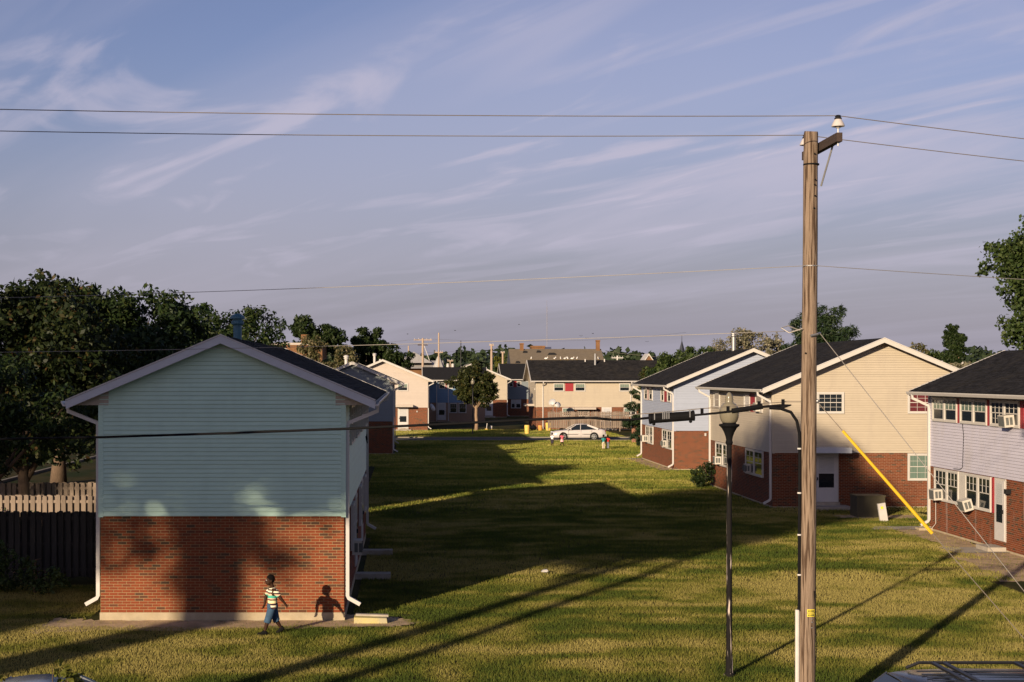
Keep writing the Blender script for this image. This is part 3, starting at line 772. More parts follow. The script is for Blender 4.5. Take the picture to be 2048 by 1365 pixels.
# ------------------------------------------------------------------ far buildings
br = thing('building', 'large brown roofed hall with two brick chimneys beyond the beige house', 'building', (14.9, 205, 0))
b = MB(); b.box(.8, 13.2, .6, 16, 0, 5.6); b.build('wall', M['orange_brick'], br)
b = MB(); b.prism([(0,5.3),(8.5,9.5),(17,5.3),(17,5.0),(0,5.0)], 0.0, 13.6, 'x'); rf = b.build('roof', M['shingle_brown'], br)
for x_, hh in ((1.9, .85), (13.1, 1.3)):
    b = MB(); b.box(x_-.26, x_+.26, 8.0, 8.7, 8.6, 9.5+hh); b.box(x_-.32, x_+.32, 7.9, 8.8, 9.5+hh-.18, 9.5+hh-.05); b.build('chimney', M['orange_brick'], rf)
for x_, d in ((6.2, 6.9), (9.7, 4.7), (1.0, 4.4), (2.3, 7.5), (4.3, 7.6)):
    zz = 5.3+4.2*d/8.5; w_ = .7 if x_ == 6.2 else .35
    b = MB(); b.prism([(x_-w_,zz-.12),(x_+w_,zz-.12),(x_+w_*.5,zz+.22),(x_-w_*.5,zz+.22)], d-.25, d+.5, 'y'); b.build('roof_vent', M['roof_base'], rf)
for sx in (-.02, 13.52):
    b = MB(); b.prism([(.6,5.0),(16.4,5.0),(8.5,9.2)], sx+.0, sx+.10, 'x'); b.build('gable_wall', M['slate'], br)
ct = thing('rooftop_plant', 'orange brick block showing over the ridge of the brown roofed hall', 'building', (20.6, 240, 0))
b = MB(); b.box(0, 2.1, 0, 3, 0, 10.2); b.box(-.1, 2.2, -.1, 3.1, 10.2, 10.5); b.build('brick_block', M['orange_brick'], ct)
b = MB(); b.box(2.12, 3.2, 0, 3, 0, 10.3); b.build('dark_block', M['dark_blue'], ct)
th = thing('house', 'pale grey hip roofed house behind the white gabled house', 'house', (1.0, 232, 0))
b = MB(); b.box(-6, 4.5, 0, 9, 0, 6.9); b.build('wall', M['orange_brick'], th)
b = MB(); b.add([(-2.6,-.4,7.6),(3.0,-.4,7.6),(3.0,6,7.6),(-2.6,6,7.6),(.0,2.8,9.45)], [(0,1,4),(1,2,4),(2,3,4),(3,0,4),(0,3,2,1)]); b.build('hip_roof', M['shingle_gray'], th)
b = MB(); b.prism([(-1,6.7),(3.5,8.0),(8,6.7)], -6.8, 4.8, 'x'); b.build('lower_roof', M['shingle_gray'], th)
b = MB(); b.lathe([(.5,0),(.5,.06)], (0,0,0), 4); o = b.build('roof_vent', M['roof_base'], th, loc=(-.75,.75,8.05)); o.rotation_euler = (R(60),0,0)
tu = thing('turret', 'conical turret with a pale tiled roof beside the hip roofed house', 'building', (4.9, 228, 0))
b = MB(); b.lathe([(.85,0),(.85,6.8)], (0,0,0), 8); b.build('wall', M['orange_brick'], tu)
b = MB(); b.lathe([(1.0,6.75),(.65,7.5),(.2,8.55),(.02,8.7)], (0,0,0), 8); b.build('cone_roof', M['shingle_gray'], tu)
bb = thing('building', 'orange brick building glimpsed between the trees beyond the mint house roof', 'building', (-16.2, 170, 0))
b = MB(); b.box(0, 6.2, 0, 10, 0, 9.2); b.build('wall', M['orange_brick'], bb)
b = MB(); b.box(-.1, 6.3, -.1, .15, 9.2, 9.45); b.build('parapet', M['soffit'], bb)
b = MB(); b.box(3.5, 4.2, 3, 3.7, 9.2, 10.5); b.build('chimney', M['orange_brick'], bb)
wg = thing('house', 'tiny white gable far off beyond the dark roofs', 'house', (43.6, 262, 0))
b = MB(); b.prism([(-.75,0),(.75,0),(.75,8.2),(0,9.3),(-.75,8.2)], 0, 5, 'y'); b.build('wall', M['orange_brick'], wg)
for sg in (-1, 1):
    b = MB(); b.prism([(0,9.55),(sg*.95,8.15),(sg*.95,7.9),(0,9.25)], -.2, 5, 'y'); b.build('rake_board', M['trim'], wg)
wg2 = thing('house', 'small white gable peeking over the lavender house roof', 'house', (45.3, 119, 0))
b = MB(); b.prism([(-1.6,0),(1.6,0),(1.6,5.2),(0,6.4),(-1.6,5.2)], 0, 6, 'y'); b.build('wall', M['shutter'], wg2)
for sg in (-1, 1):
    b = MB(); b.prism([(0,6.9),(sg*2.0,5.35),(sg*2.0,5.0),(0,6.5)], -.3, 6, 'y'); b.build('rake_board', M['trim'], wg2)
spx = thing('church_spire', 'dark pointed church spire rising behind the green trees', 'spire', (47.3, 250, 0))
b = MB(); b.box(-1, 1, -1, 1, 0, 8); b.build('tower', M['slate'], spx)
b = MB(); b.lathe([(1.0,8),(.06,11.5),(.03,12.5)], (0,0,0), 4); b.build('spire', M['slate'], spx)
# radio mast: triangular lattice
mt = thing('radio_mast', 'thin lattice radio mast far beyond the brown roofed hall', 'mast', (86.5, 900, 0))
b = MB(); Hm = 48
legs = [(.55,.0),(-.28,.48),(-.28,-.48)]
for (x_, y_) in legs: b.tube([(x_,y_,0),(x_*.5,y_*.5,Hm)], .07, 4)
for k in range(24):
    z0, z1 = k*2, k*2+2; f = lambda z: 1-.5*z/Hm
    for i in range(3):
        a, c = legs[i], legs[(i+1) % 3]
        b.tube([(a[0]*f(z0),a[1]*f(z0),z0),(c[0]*f(z1),c[1]*f(z1),z1)], .035, 3)
b.build('lattice', M['mast'], mt)
b = MB(); b.tube([(0,0,48),(0,0,52)], .08, 4); b.build('antenna', M['mast'], mt)

# ------------------------------------------------------------------ fences
def fence(label, x0, x1, Y, z0, z1, pitch, bw, mat='fence', group='board fences', rails=True, double=True, seed=1, ymax=None):
    rg = random.Random(seed)
    t = thing('board_fence', label, 'fence', (x0, Y, 0), 0, None)
    w = x1-x0
    mes = []
    for k in range(3):
        b = MB(); h = z1-z0
        b.add([(-bw/2,0,0),(bw/2,0,0),(bw/2,.02,0),(-bw/2,.02,0),(-bw/2,0,h-.03),(bw/2,0,h-.03),(bw/2,.02,h-.03),(-bw/2,.02,h-.03),(-bw/2+.03,0,h),(bw/2-.03,0,h),(bw/2-.03,.02,h),(-bw/2+.03,.02,h)],
          [(0,1,5,4),(1,2,6,5),(2,3,7,6),(3,0,4,7),(4,5,9,8),(5,6,10,9),(6,7,11,10),(7,4,8,11),(8,9,10,11),(0,3,2,1)])
        mes.append(b.mesh('board', M[mat]))
    n = int(w/pitch)
    for i in range(n):
        o = obj('board', mes[i % 3], t, (pitch*(i+.5)+rg.uniform(-.008,.008), 0, z0+rg.uniform(-.025,.025)))
        o.rotation_euler = (0, rg.uniform(-.012,.012), 0)
        if double:
            o = obj('board', mes[(i+1) % 3], t, (pitch*(i+1)+rg.uniform(-.01,.01), .085, z0+rg.uniform(-.03,.02)))
    for zz in ((z0+.2, z0+(z1-z0)*.5, z1-.2) if rails else ()):
        b = MB(); b.box(0, w, .022, .082, zz-.045, zz+.045); b.build('rail', M[mat], t)
    k = 0
    while k*2.4 < w+.1:
        b = MB(); b.box(k*2.4-.045, k*2.4+.045, .025, .115, -.15, z1-.04); b.build('post', M[mat], t); k += 1
    return t
fence('weathered board fence half hidden in shade next to the mint green house', -14.6, -7.36, 41.0, -.02, 1.83, .205, .14, 'fence_shade', seed=2)
fence('sunlit middle board fence with pink flowers in front', -14.6, -7.36, 46.5, -.02, 1.83, .205, .14, seed=3)
fence('sunlit farthest board fence beside the street trees', -14.6, -7.36, 52.0, -.02, 1.83, .205, .14, seed=4)
fence('long weathered board fence behind the white car', 14.15, 22.3, 145.8, .32, 2.0, .185, .14, seed=5, double=False)
fence('reddish board fence behind the pale blue house downspout', 18.85, 21.2, 121.5, .05, 1.2, .15, .14, 'fence_red', seed=6, double=False)
# ------------------------------------------------------------------ utility pole
PX, PY = 6.5, 23.6
up = thing('utility_pole', 'weathered wooden utility pole with a dark crossarm and two porcelain insulators', 'utility pole', (PX, PY, 0))
b = MB(); rg = random.Random(4)
zs_ = [0, .5, 1.2, 2, 3, 4, 5, 6, 7, 8, 9, 9.62, 9.66]
b.tube([(.07*(z/9.66)+rg.uniform(-.004,.004)-.005, rg.uniform(-.004,.004), z-.05 if z == 0 else z) for z in zs_], [.138,.136,.133,.13,.127,.125,.123,.121,.119,.117,.115,.113,.105], 24)
b.build('pole_shaft', M['pole'], up, smooth=True)
b = MB(); b.box(.195, .285, -.98, 1.02, 9.34, 9.48); b.build('crossarm', M['arm'], up)
b = MB(); b.tube([(.30,-.42,9.37),(.205,-.09,8.76)], .018, 4); b.build('crossarm_brace', M['galv'], up)
b = MB(); b.lathe([(.128,-.012),(.128,.012)], (.07,0,9.12), 20); b.build('wire_band', M['black'], up)
for y_ in (-.90, .94):
    b = MB(); b.lathe([(.012,9.28),(.012,9.60)], (.24,y_,0), 8); pin = b.build('insulator_pin', M['galv'], up)
    b = MB(); b.lathe([(.03,9.56),(.045,9.575),(.10,9.585),(.102,9.60),(.085,9.64),(.06,9.685),(.05,9.70)], (.24,y_,0), 20); ins = b.build('insulator', M['porcelain'], up, smooth=False)
    b = MB(); b.lathe([(.055,9.698),(.058,9.715),(.04,9.735),(.05,9.75),(.03,9.765)], (.24,y_,0), 16); b.build('insulator_cap', M['metal_dark'], ins)
for z_, a_ in ((8.86,-.3),(8.78,-.4),(8.60,-.35),(8.4,-.5),(9.28,-.4)):
    b = MB(); b.lathe([(.013,0),(.013,.02)], (0,0,0), 8); o = b.build('bolt', M['black'], up, loc=(.07+.117*math.cos(-math.pi/2-a_*-1+.6), .117*math.sin(-math.pi/2+.6+a_), z_)); o.rotation_euler = (R(90),0,0)
b = MB(); b.lathe([(.014,0),(.014,.018)], (0,0,0), 10); o = b.build('bolt', M['black'], up, loc=(-.05,-.10,6.05)); o.rotation_euler = (R(90),0,0)
for dz in (0, -.066):
    b = MB(); n_a = 6
    vs = []
    for i in range(n_a+1):
        a = -math.pi/2 - .30 + i*.95/n_a
        for z_ in (0, .052): vs.append((.138*math.cos(a)+.01, .138*math.sin(a), 1.85+dz+z_))
    b.add(vs, [(2*i, 2*i+2, 2*i+3, 2*i+1) for i in range(n_a)]); tg = b.build('number_tag', M['tagm'], up)
    b = MB(); rg = random.Random(int(dz*1000)+9)
    for i in range(5):
        a = -math.pi/2 - .17 + i*.16
        c_, s_ = .1395*math.cos(a)+.01, .1395*math.sin(a)
        b.box(c_-.006, c_+.006, s_-.002, s_+.002, 1.86+dz, 1.89+dz)
    b.build('tag_print', M['ink'], tg, kind='stuff')
for z_ in (1.74, 1.69, 1.60):
    b = MB(); b.box(.03, .055, -.142, -.132, z_, z_+.014); b.build('staple', M['galv'], up)
b = MB(); b.tube([(.08,-.135,2.2),(.10,-.13,1.8),(.125,-.11,1.3),(.10,-.125,.9),(.07,-.14,0)], .006, 5); b.build('ground_wire', M['black'], up)
b = MB(); b.tube([(-.165,-.03,-.1),(-.163,-.03,1.88)], .036, 10); b.build('cable_conduit', M['conduit'], up)
b = MB(); b.tube([(-.135,-.03,1.86),(-.13,-.03,3.2),(-.125,-.03,4.55),(-.13,-.03,4.75),(-.17,-.02,4.95),(-.26,0,5.09),(-.42,.02,5.15),(-.6,.04,5.16)], .026, 10); b.build('riser_cable', M['black'], up)
for z_ in (2.45, 3.1, 3.78, 4.5):
    b = MB(); b.lathe([(.034,-.012),(.034,.012)], (-.13,-.03,z_), 10); b.build('cable_strap', M['gutter'], up)
b = MB(); b.tube([(.02,-.15,6.33),(.14,-.12,6.36),(.22,.02,6.38)], .02, 6); b.build('guy_clamp', M['galv'], up)
b = MB(); b.tube([(-.10,-.1,6.45),(-.3,-.05,6.38),(-.42,0,6.46),(-.3,.02,6.5),(-.11,.02,6.42)], .010, 5); b.build('wire_tail', M['wire_pale'], up)
b = MB(); b.lathe([(.124,-.008),(.124,.008)], (.055,0,7.47), 16); b.build('wire_clamp', M['galv'], up)

def sagline(p0, p1, sag, n=40):
    p0, p1 = Vector(p0), Vector(p1)
    return [p0.lerp(p1, i/n) - Vector((0,0,4*sag*(i/n)*(1-i/n))) for i in range(n+1)]
def wire(label, segs, r, mat, name='power_line', cat='wire'):
    path = []
    for s_ in segs: path += s_ if not path else s_[1:]
    b = MB(); b.tube(path, r, 6); return tag(b.build(name, mat, smooth=True), label, cat)
A = (PX+.24, PY-.90, 9.755); B_ = (PX+.24, PY+.94, 9.755)
wire('uppermost power wire resting on the insulator at the near end of the crossarm', [sagline((-34,15.9,10.0), A, .42), sagline(A, (44,31.5,9.3), .62)[0:]], .0068, M['wire'])
wire('second power wire resting on the insulator behind the pole top', [sagline((-34,17.9,10.0), B_, .42), sagline(B_, (44,33.5,9.3), .62)], .007, M['wire'])
Cc = (PX+.055, PY-.12, 7.47)
wire('middle wire clamped to the pole well below the crossarm', [sagline((-36,37,7.75), Cc, .42), sagline(Cc, (38,33.5,7.2), .25)], .0055, M['wire_pale'])
wire('thin pale wire crossing in front of the mint gable apex', [sagline((-36,40,6.75), (PX-.1,PY+.05,6.42), .42)], .0055, M['wire_pale'])
# telephone cable with its messenger strand and splice case
cab = thing('telephone_cable', 'thick black telephone cable with a splice case hung below a thin strand', 'cable', (PX, PY, 0))
cp = [at(-60,880,27.6), at(0,878.5,27.2), at(197,875,26.4), at(450,867,25.6), at(690,858,24.9), at(900,848,24.4), at(1100,838,24.1), at(1180,835.5,24.0), at(1225,840,23.95), at(1260,840,23.9), at(1300,836,23.85)]
loc = lambda p: (p[0]-PX, p[1]-PY, p[2])
far_ = [loc((-34, 36.5, 4.9))]
b = MB(); b.tube(far_+[loc(c_) for c_ in cp], [.022]*8+[.024,.02,.02,.02], 8); b.build('cable', M['black'], cab, smooth=True)
e1, e2 = loc(at(1297,838,23.85)), loc(at(1390,831.5,23.72))
b = MB(); d_ = Vector(e2)-Vector(e1)
b.tube([Vector(e1)+d_*t for t in (0,.01,.06,.07,.93,.94,.99,1)], [.055,.088,.088,.080,.078,.086,.086,.055], 12); sc = b.build('splice_case', M['black'], cab)
for t in (.11, .29, .33, .375, .42, .87):
    b = MB(); c_ = Vector(e1)+d_*t; b.box(c_.x-.008, c_.x+.008, c_.y-.09, c_.y-.075, c_.z-.02, c_.z+.11); b.build('case_clip', M['galv'], sc)
for t in (.11, .90):
    b = MB(); c_ = Vector(e1)+d_*t; b.ball((c_.x, c_.y-.02, c_.z-.09), .028, 8, 6); b.build('case_valve', M['black'], sc)
b = MB(); b.tube([loc(at(x_,y_,23.65)) for x_, y_ in ((1388,831),(1430,827),(1465,823),(1527,814),(1560,811.5),(1580,811))]+[(-.42,.02,5.16)], [.018,.018,.020,.020,.024,.026,.026], 8); b.build('cable', M['black'], cab, smooth=True)
b = MB(); b.tube([loc(at(1464,822.5,23.65)), loc(at(1525,813.5,23.65))], .042, 8); b.build('cable_sleeve', M['black'], cab)
b = MB(); b.tube([loc(at(x_,y_,23.75)) for x_, y_ in ((1170,834),(1240,831),(1310,826.5),(1400,818),(1500,810),(1570,804))]+[(-.1,0,5.26)], .008, 6); b.build('messenger_strand', M['wire'], cab)
for x_, y_ in ((1404,823),(1456,819),(1518,809),(1566,805)):
    c_ = loc(at(x_,y_,23.68)); b = MB(); b.box(c_[0]-.02, c_[0]+.02, c_[1]-.03, c_[1]+.03, c_[2]-.06, c_[2]+.05); b.build('cable_hanger', M['black'], cab)
# guy wires
GA = (10.9, 21.9, 0)
wire('upper guy wire slanting from the pole down to the ground anchor', [[(PX+.2,PY-.05,6.37),(11.3,21.85,-.1)]], .007, M['wire_pale'], 'guy_wire', 'guy wire')
gw = thing('guy_wire', 'lower guy wire wearing a bright yellow plastic guard', 'guy wire', (PX, PY, 0))
g0, g1 = Vector((.17,-.03,5.25)), Vector((GA[0]-PX, GA[1]-PY, -.1))
b = MB(); b.tube([g0, g1], .007, 6); b.build('strand', M['wire'], gw)
b = MB(); b.ball((.16,-.03,5.27), .035, 8, 6); b.build('guy_clamp', M['galv'], gw)
ga, gb = g0.lerp(g1, .085), g0.lerp(g1, .385)
b = MB()
dv = (gb-ga).normalized(); sx_ = dv.cross(Vector((0,-1,0))).normalized(); sy_ = dv.cross(sx_).normalized()
prof = [(.023*math.cos(a_)+.0, .023*math.sin(a_)) for a_ in np.linspace(.5, 2*math.pi-.5, 12)]
prof2 = [(c_*.8, s__*.8) for c_, s__ in prof[::-1]]
ring = prof+prof2
rg = len(ring); vs = []
for t_, e_ in ((ga,1.0),(ga.lerp(gb,.55),1.08),(gb,1.2)):
    vs += [t_+sx_*c_*e_+sy_*s__*e_ for c_, s__ in ring]
fs = []
for k in range(2):
    for i in range(rg):
        j = (i+1) % rg; fs.append((k*rg+i, k*rg+j, (k+1)*rg+j, (k+1)*rg+i))
fs += [tuple(range(rg)), tuple(range(2*rg, 3*rg))]
b.add(vs, fs); b.build('yellow_guard', M['yellow'], gw)

# ------------------------------------------------------------------ street lamps
globe_m = bpy.data.materials.new('frosted_globe'); globe_m.use_nodes = True
gn, gl = globe_m.node_tree.nodes, globe_m.node_tree.links
gp = gn['Principled BSDF']; gp.inputs['Base Color'].default_value = (.20,.178,.13,1); gp.inputs['Roughness'].default_value = .18
gtr = gn.new('ShaderNodeBsdfTransparent'); gtr.inputs[0].default_value = (.86,.80,.66,1)
gmx = gn.new('ShaderNodeMixShader'); gmx.inputs[0].default_value = .18
gl.new(gp.outputs[0], gmx.inputs[1]); gl.new(gtr.outputs[0], gmx.inputs[2]); gl.new(gmx.outputs[0], gn['Material Output'].inputs[0])
peel = pmat('peeling_black_paint', (.010,.009,.009), .85, .3, 8, spec=.12, stretch=(6,6,.8), bump=.3, dark=((.52,.44,.38), .60, .66, 3.0, (8,8,.5)))
def lamp(label, x, y, peeling=True):
    t = thing('street_lamp', label, 'street lamp', (x, y, 0))
    b = MB(); b.lathe([(.10,-.05),(.10,.05),(.07,.09),(.058,.6),(.054,2.0),(.050,3.3),(.048,4.42)], (0,0,0), 16); b.build('post', peel if peeling else M['metal_dark'], t, smooth=True)
    b = MB(); b.lathe([(.055,4.38),(.072,4.42),(.058,4.47),(.068,4.53),(.10,4.62),(.145,4.70),(.188,4.735),(.192,4.752),(.188,4.768),(.128,4.775),(.128,4.80)], (0,0,0), 20); b.build('lamp_holder', M['black'], t, smooth=False)
    b = MB(); b.lathe([(.115,4.78),(.152,4.83),(.177,4.91),(.185,4.99),(.179,5.05),(.160,5.10),(.126,5.14),(.119,5.155),(.086,5.165),(.072,5.20),(.079,5.23),(.069,5.26),(.074,5.28),(.050,5.32),(.045,5.34),(.018,5.37)], (0,0,0), 24); b.build('globe', globe_m, t, smooth=True)
    b = MB(); b.lathe([(.08,4.77),(.07,4.80),(.045,4.83),(.03,4.86),(.05,4.90),(.045,4.97),(.02,5.0)], (0,0,0), 12); b.build('bulb', M['gutter'], t, smooth=True)
    return t
lamp('tall black street lamp with acorn globe and peeling paint next to the utility pole', 6.07, 27.36)
lamp('distant black street lamp standing before the round tree', 6.25, 139.0, False)

# ------------------------------------------------------------------ small things on the lawn
t = thing('transformer_cabinet', 'dark brown utility cabinet on the ground near the beige house', 'cabinet', (17.95, 57.9, 0))
b = MB(); b.box(0, 1.12, 0, .9, 0, .82); b.build('body', M['transf'], t)
b = MB(); b.box(-.02, 1.14, -.02, .92, .82, .88); b.build('lid', M['transf'], t)
t = thing('marker_post', 'leaning white marker post in front of the dark utility cabinet', 'post', (18.5, 56.3, 0)); t.rotation_euler = (0, -.16, 0)
b = MB(); b.box(-.15, .15, -.05, .05, -.05, .72); b.build('post', M['gutter'], t)
b = MB(); b.box(-.06, .04, -.055, -.045, .5, .6); b.build('sticker', M['tagm'], t)
t = thing('splash_block', 'lichen covered concrete splash block under the mint house downspout', 'splash block', (-1.25, 34.05, -.12))
b = MB(); b.prism([(0,0),(.78,0),(.76,.13),(0,.15)], -.18, .18, 'y'); b.build('block', pmat('lichen_concrete', (.48,.40,.14), .95, .2, 4, bump=.3, dark=((.36,.32,.2), .5, .7, 2, (1,1,1))), t)
b = MB(); b.prism([(.03,.146),(.8,.12),(.8,.17),(.03,.19)], .06, .2, 'y'); b.build('rim', M['concrete_gray'], t)
t = thing('splash_block', 'tan concrete splash block under the lavender house downspout', 'splash block', (18.7, 53.3, 0))
b = MB(); b.box(0, .5, -.3, .1, 0, .10); b.build('block', M['concrete'], t)
b = MB(); b.box(.03, .45, -.28, -.2, .121, .15); b.build('rim', M['concrete_gray'], t)
t = tag(MB().prism([(-.11,.03),(.05,.02),(.10,.06),(.06,.10),(-.05,.085)], -.05, .06, 'y').build('litter', M['gutter'], loc=(3.94, 41.6, .02)), 'small white scrap of litter on the shaded lawn', 'litter')
def bin_(label, x, y, r, h, m_, lid=True):
    t = thing('waste_bin', label, 'bin', (x, y, 0))
    b = MB(); b.lathe([(r*.86,0),(r*.92,h*.3),(r,h*.34),(r*.95,h*.38),(r,h*.7),(r*1.04,h*.74),(r,h)], (0,0,0), 16); b.build('barrel', M[m_], t, smooth=False)
    if lid: b = MB(); b.lathe([(r*1.06,h),(r*1.06,h+.05),(r*.7,h+.14),(r*.1,h+.18)], (0,0,0), 16); b.build('lid', M['metal_dark'], t)
bin_('yellow barrel bin standing alone where the path meets the lane', 11.5, 139.5, .24, .86, 'bin', False)
bin_('small orange barrel beside the beige house downspout', 13.5, 147.5, .22, .55, 'bin_orange', False)
bin_('yellow and orange barrel with a dark lid against the fence end', 14.3, 147.0, .30, .85, 'bin', True)
t = thing('trash_bag', 'dark trash bag slumped beside the beige house corner', 'bag', (12.9, 148.6, 0))
b = MB(); b.ball((0,0,.25), (.35,.3,.3), 12, 8); b.build('bag', M['black'], t, smooth=True)
b = MB(); b.lathe([(.05,.5),(.1,.62)], (0,0,0), 8); b.build('knot', M['black'], t)
for lab, x_, y_, w_, h_ in (('thin stake with yellowish foot on the grass beyond the lane', 8.15, 150, .03, .9), ('short pale stake on the grass beyond the lane', 8.6, 150, .10, .42)):
    t = thing('stake', lab, 'stake', (x_, y_, 0)); t.rotation_euler = (0, .12, 0)
    b = MB(); b.box(-w_, w_, -w_, w_, 0, h_); b.build('stake_shaft', M['gutter'], t)
    b = MB(); b.box(-.14, .14, -.1, .1, -.02, .12); b.build('foot', M['bin'], t)
def dish_(label, p_, r_, az, post=.6):
    t = thing('satellite_dish', label, 'satellite dish', p_, az)
    b = MB(); pr = []
    for i in range(6): rr = r_*i/5; pr.append((max(rr, .01), .28*rr*rr/r_))
    b.lathe(pr + [(r_*.99, .28*r_-.02+.04)], (0,0,0), 20); o = b.build('reflector', M['dish'], t, smooth=True); o.rotation_euler = (R(62), 0, 0)
    b = MB(); b.tube([(0,.05,0),(0,.16,-.1),(0,.16,-post)], .025, 6); b.build('mount_pole', M['galv'], t)
    b = MB(); b.tube([(0,-.05,-r_*.9),(0,-.5,-.15)], .015, 5); b.build('feed_arm', M['galv'], t)
dish_('larger pale satellite dish over the weathered fence behind the car', (14.62, 146.2, 2.9), .38, R(-30), 1.6)
dish_('smaller grey satellite dish beside the larger one over the fence', (15.12, 146.2, 2.65), .32, R(20), 1.4)
dish_('satellite dish at the corner of the pinkish white house', (2.5, 150.5, 2.25), .45, R(60), .5)
GUL = ['gull at the left end of the beige house ridge'] + ['%s gull counted from the left along the beige house ridge' % o_ for o_ in ('second','third','fourth','fifth','sixth','seventh','eighth')] + ['gull farthest right on the beige house ridge, past the vent pipe']
BRD = ['tiny bird over the hip roofed house', 'tiny bird above the round tree', 'tiny bird left of the radio mast, highest of all', 'tiny bird above the brown roofed hall, left of a close trio', 'lowest tiny bird of the close trio beyond the radio mast', 'rightmost tiny bird of the close trio beyond the radio mast', 'tiny bird near the tiny white gable far off']
rg = random.Random(8)
for k, px_ in enumerate((1062.5, 1092, 1109.5, 1121.5, 1130, 1135.5, 1144.5, 1154, 1197.5)):
    y_ = 154.55; x_ = (px_-815)/2900*y_; t = thing('gull', GUL[k], 'bird', (x_, y_, e.zr+.02), rg.uniform(0, 6.3), 'gulls on the ridge')
    b = MB(); b.ball((0,0,.16), (.19,.085,.085), 8, 6); b.build('body', M['bird'], t, smooth=True)
    b = MB(); b.ball((.17,0,.28), .06, 8, 6); hd = b.build('head', M['bird'], t, smooth=True)
    b = MB(); b.tube([(.22,0,.28),(.29,0,.265)], [.015,.004], 5); b.build('beak', M['yellow'], hd)
    for sy in (-1, 1):
        b = MB(); b.tube([(0,sy*.03,.09),(0,sy*.03,0)], .008, 4); b.build('leg', M['yellow'], t)
for k, (px_, py_) in enumerate(((815,668.5),(910,661.5),(1038,649.5),(1162,672.5),(1174,677),(1186,667.5),(1294,684))):
    p_ = at(px_, py_, 180); t = thing('flying_bird', BRD[k], 'bird', p_, rg.uniform(0, 6), 'birds in the sky')
    b = MB(); b.ball((0,0,0), (.11,.035,.035), 6, 5); b.build('body', M['metal_dark'], t)
    for sy in (-1, 1):
        b = MB(); b.add([(-.04,0,.01),(.05,0,.01),(.02,sy*.16,.06),(-.06,sy*.24,.02)], [(0,1,2,3)]); b.build('wing', M['metal_dark'], t)

# ------------------------------------------------------------------ far utility poles
def fpole(label, px_, Y, ytop, arms=(), r=.14, mat='pole_far', extra=None):
    s_ = 2900/Y; x_ = (px_-815)/s_; h = CAMZ-(ytop-750)/s_
    t = thing('utility_pole', label, 'utility pole', (x_, Y, 0))
    b = MB(); b.tube([(0,0,-.2),(0,0,h)], [r*1.15, r*.8], 8); b.build('pole_shaft', M[mat], t)
    for (dz, half, m_) in arms:
        b = MB(); b.box(-half, half, -.09, -.0-r*.0+.05, h-dz-.07, h-dz+.07); b.build('crossarm', M[m_], t)
        for sx in (-.9, -.45, .45, .9):
            b = MB(); b.lathe([(.03,0),(.05,.12),(.02,.2)], (sx*half,-.02,h-dz+.07), 6); b.build('insulator', M['porcelain'], t)
    if extra: extra(t, h)
    return t
def struts(t, h):
    b = MB(); b.tube([(.2,0,h-1.1),(1.0,-.2,h-3.3)], .05, 5); b.build('bracket', M['gutter'], t)
fpole('far utility pole with two crossarms behind the white gabled house', 845.5, 215, 677, ((.25, 1.35, 'pole_far'), (1.0, .75, 'arm')), .19, extra=struts)
fpole('tall bare brown pole above the conical turret', 877.5, 214, 666, ((2.9, .6, 'pole_far'),), .13)
fpole('thin dark pole rising above the round tree', 921.7, 230, 682, (), .08, 'metal_dark')
fpole('stout grey pole behind the cream house roof', 983, 226, 688.5, ((.2,.35,'pole_far'),), .2)
fpole('short pale pole next to the yellow green tree', 1005.5, 226, 704, ((.15,.3,'pole_far'),), .17)
def cans(t, h):
    for sx in (-.38, .38):
        b = MB(); b.lathe([(.2,h-1.25),(.22,h-1.2),(.22,h-.6),(.12,h-.5)], (sx,-.2,0), 10); b.build('transformer_can', M['gutter'], t)
fpole('far pole carrying two white transformer cans', 900.5, 225, 721, ((.1,.45,'pole_far'),), .1, extra=cans)
fpole('far pole with a white crossarm beyond the beige house', 1234.7, 238, 712, ((.35,.95,'gutter'),), .16, 'gutter')
fpole('stubby pinkish pole beside the hip roofed house', 817, 236, 692, (), .12)
for i, (a_, b2, sg_) in enumerate((((-30,205,9.3),(2.3,215,11.05),.5), ((2.3,215,11.05),(48,250,13.0),.9), ((-40,170,8.2),(13.1,226,9.6),.6), ((28,235,9.9),(60,225,7.0),.3), ((-20,210,9.2),(2.3,215,10.3),.5))):
    wire(('far wire running to the two-armed pole from the tree side', 'far wire running from the two-armed pole across the open sky', 'pale far wire passing behind the grey vent pipes', 'far wire beyond the beige house roof end', 'lower far wire running to the two-armed pole')[i], [sagline(a_, b2, sg_, 16)], .014, M['wire'])
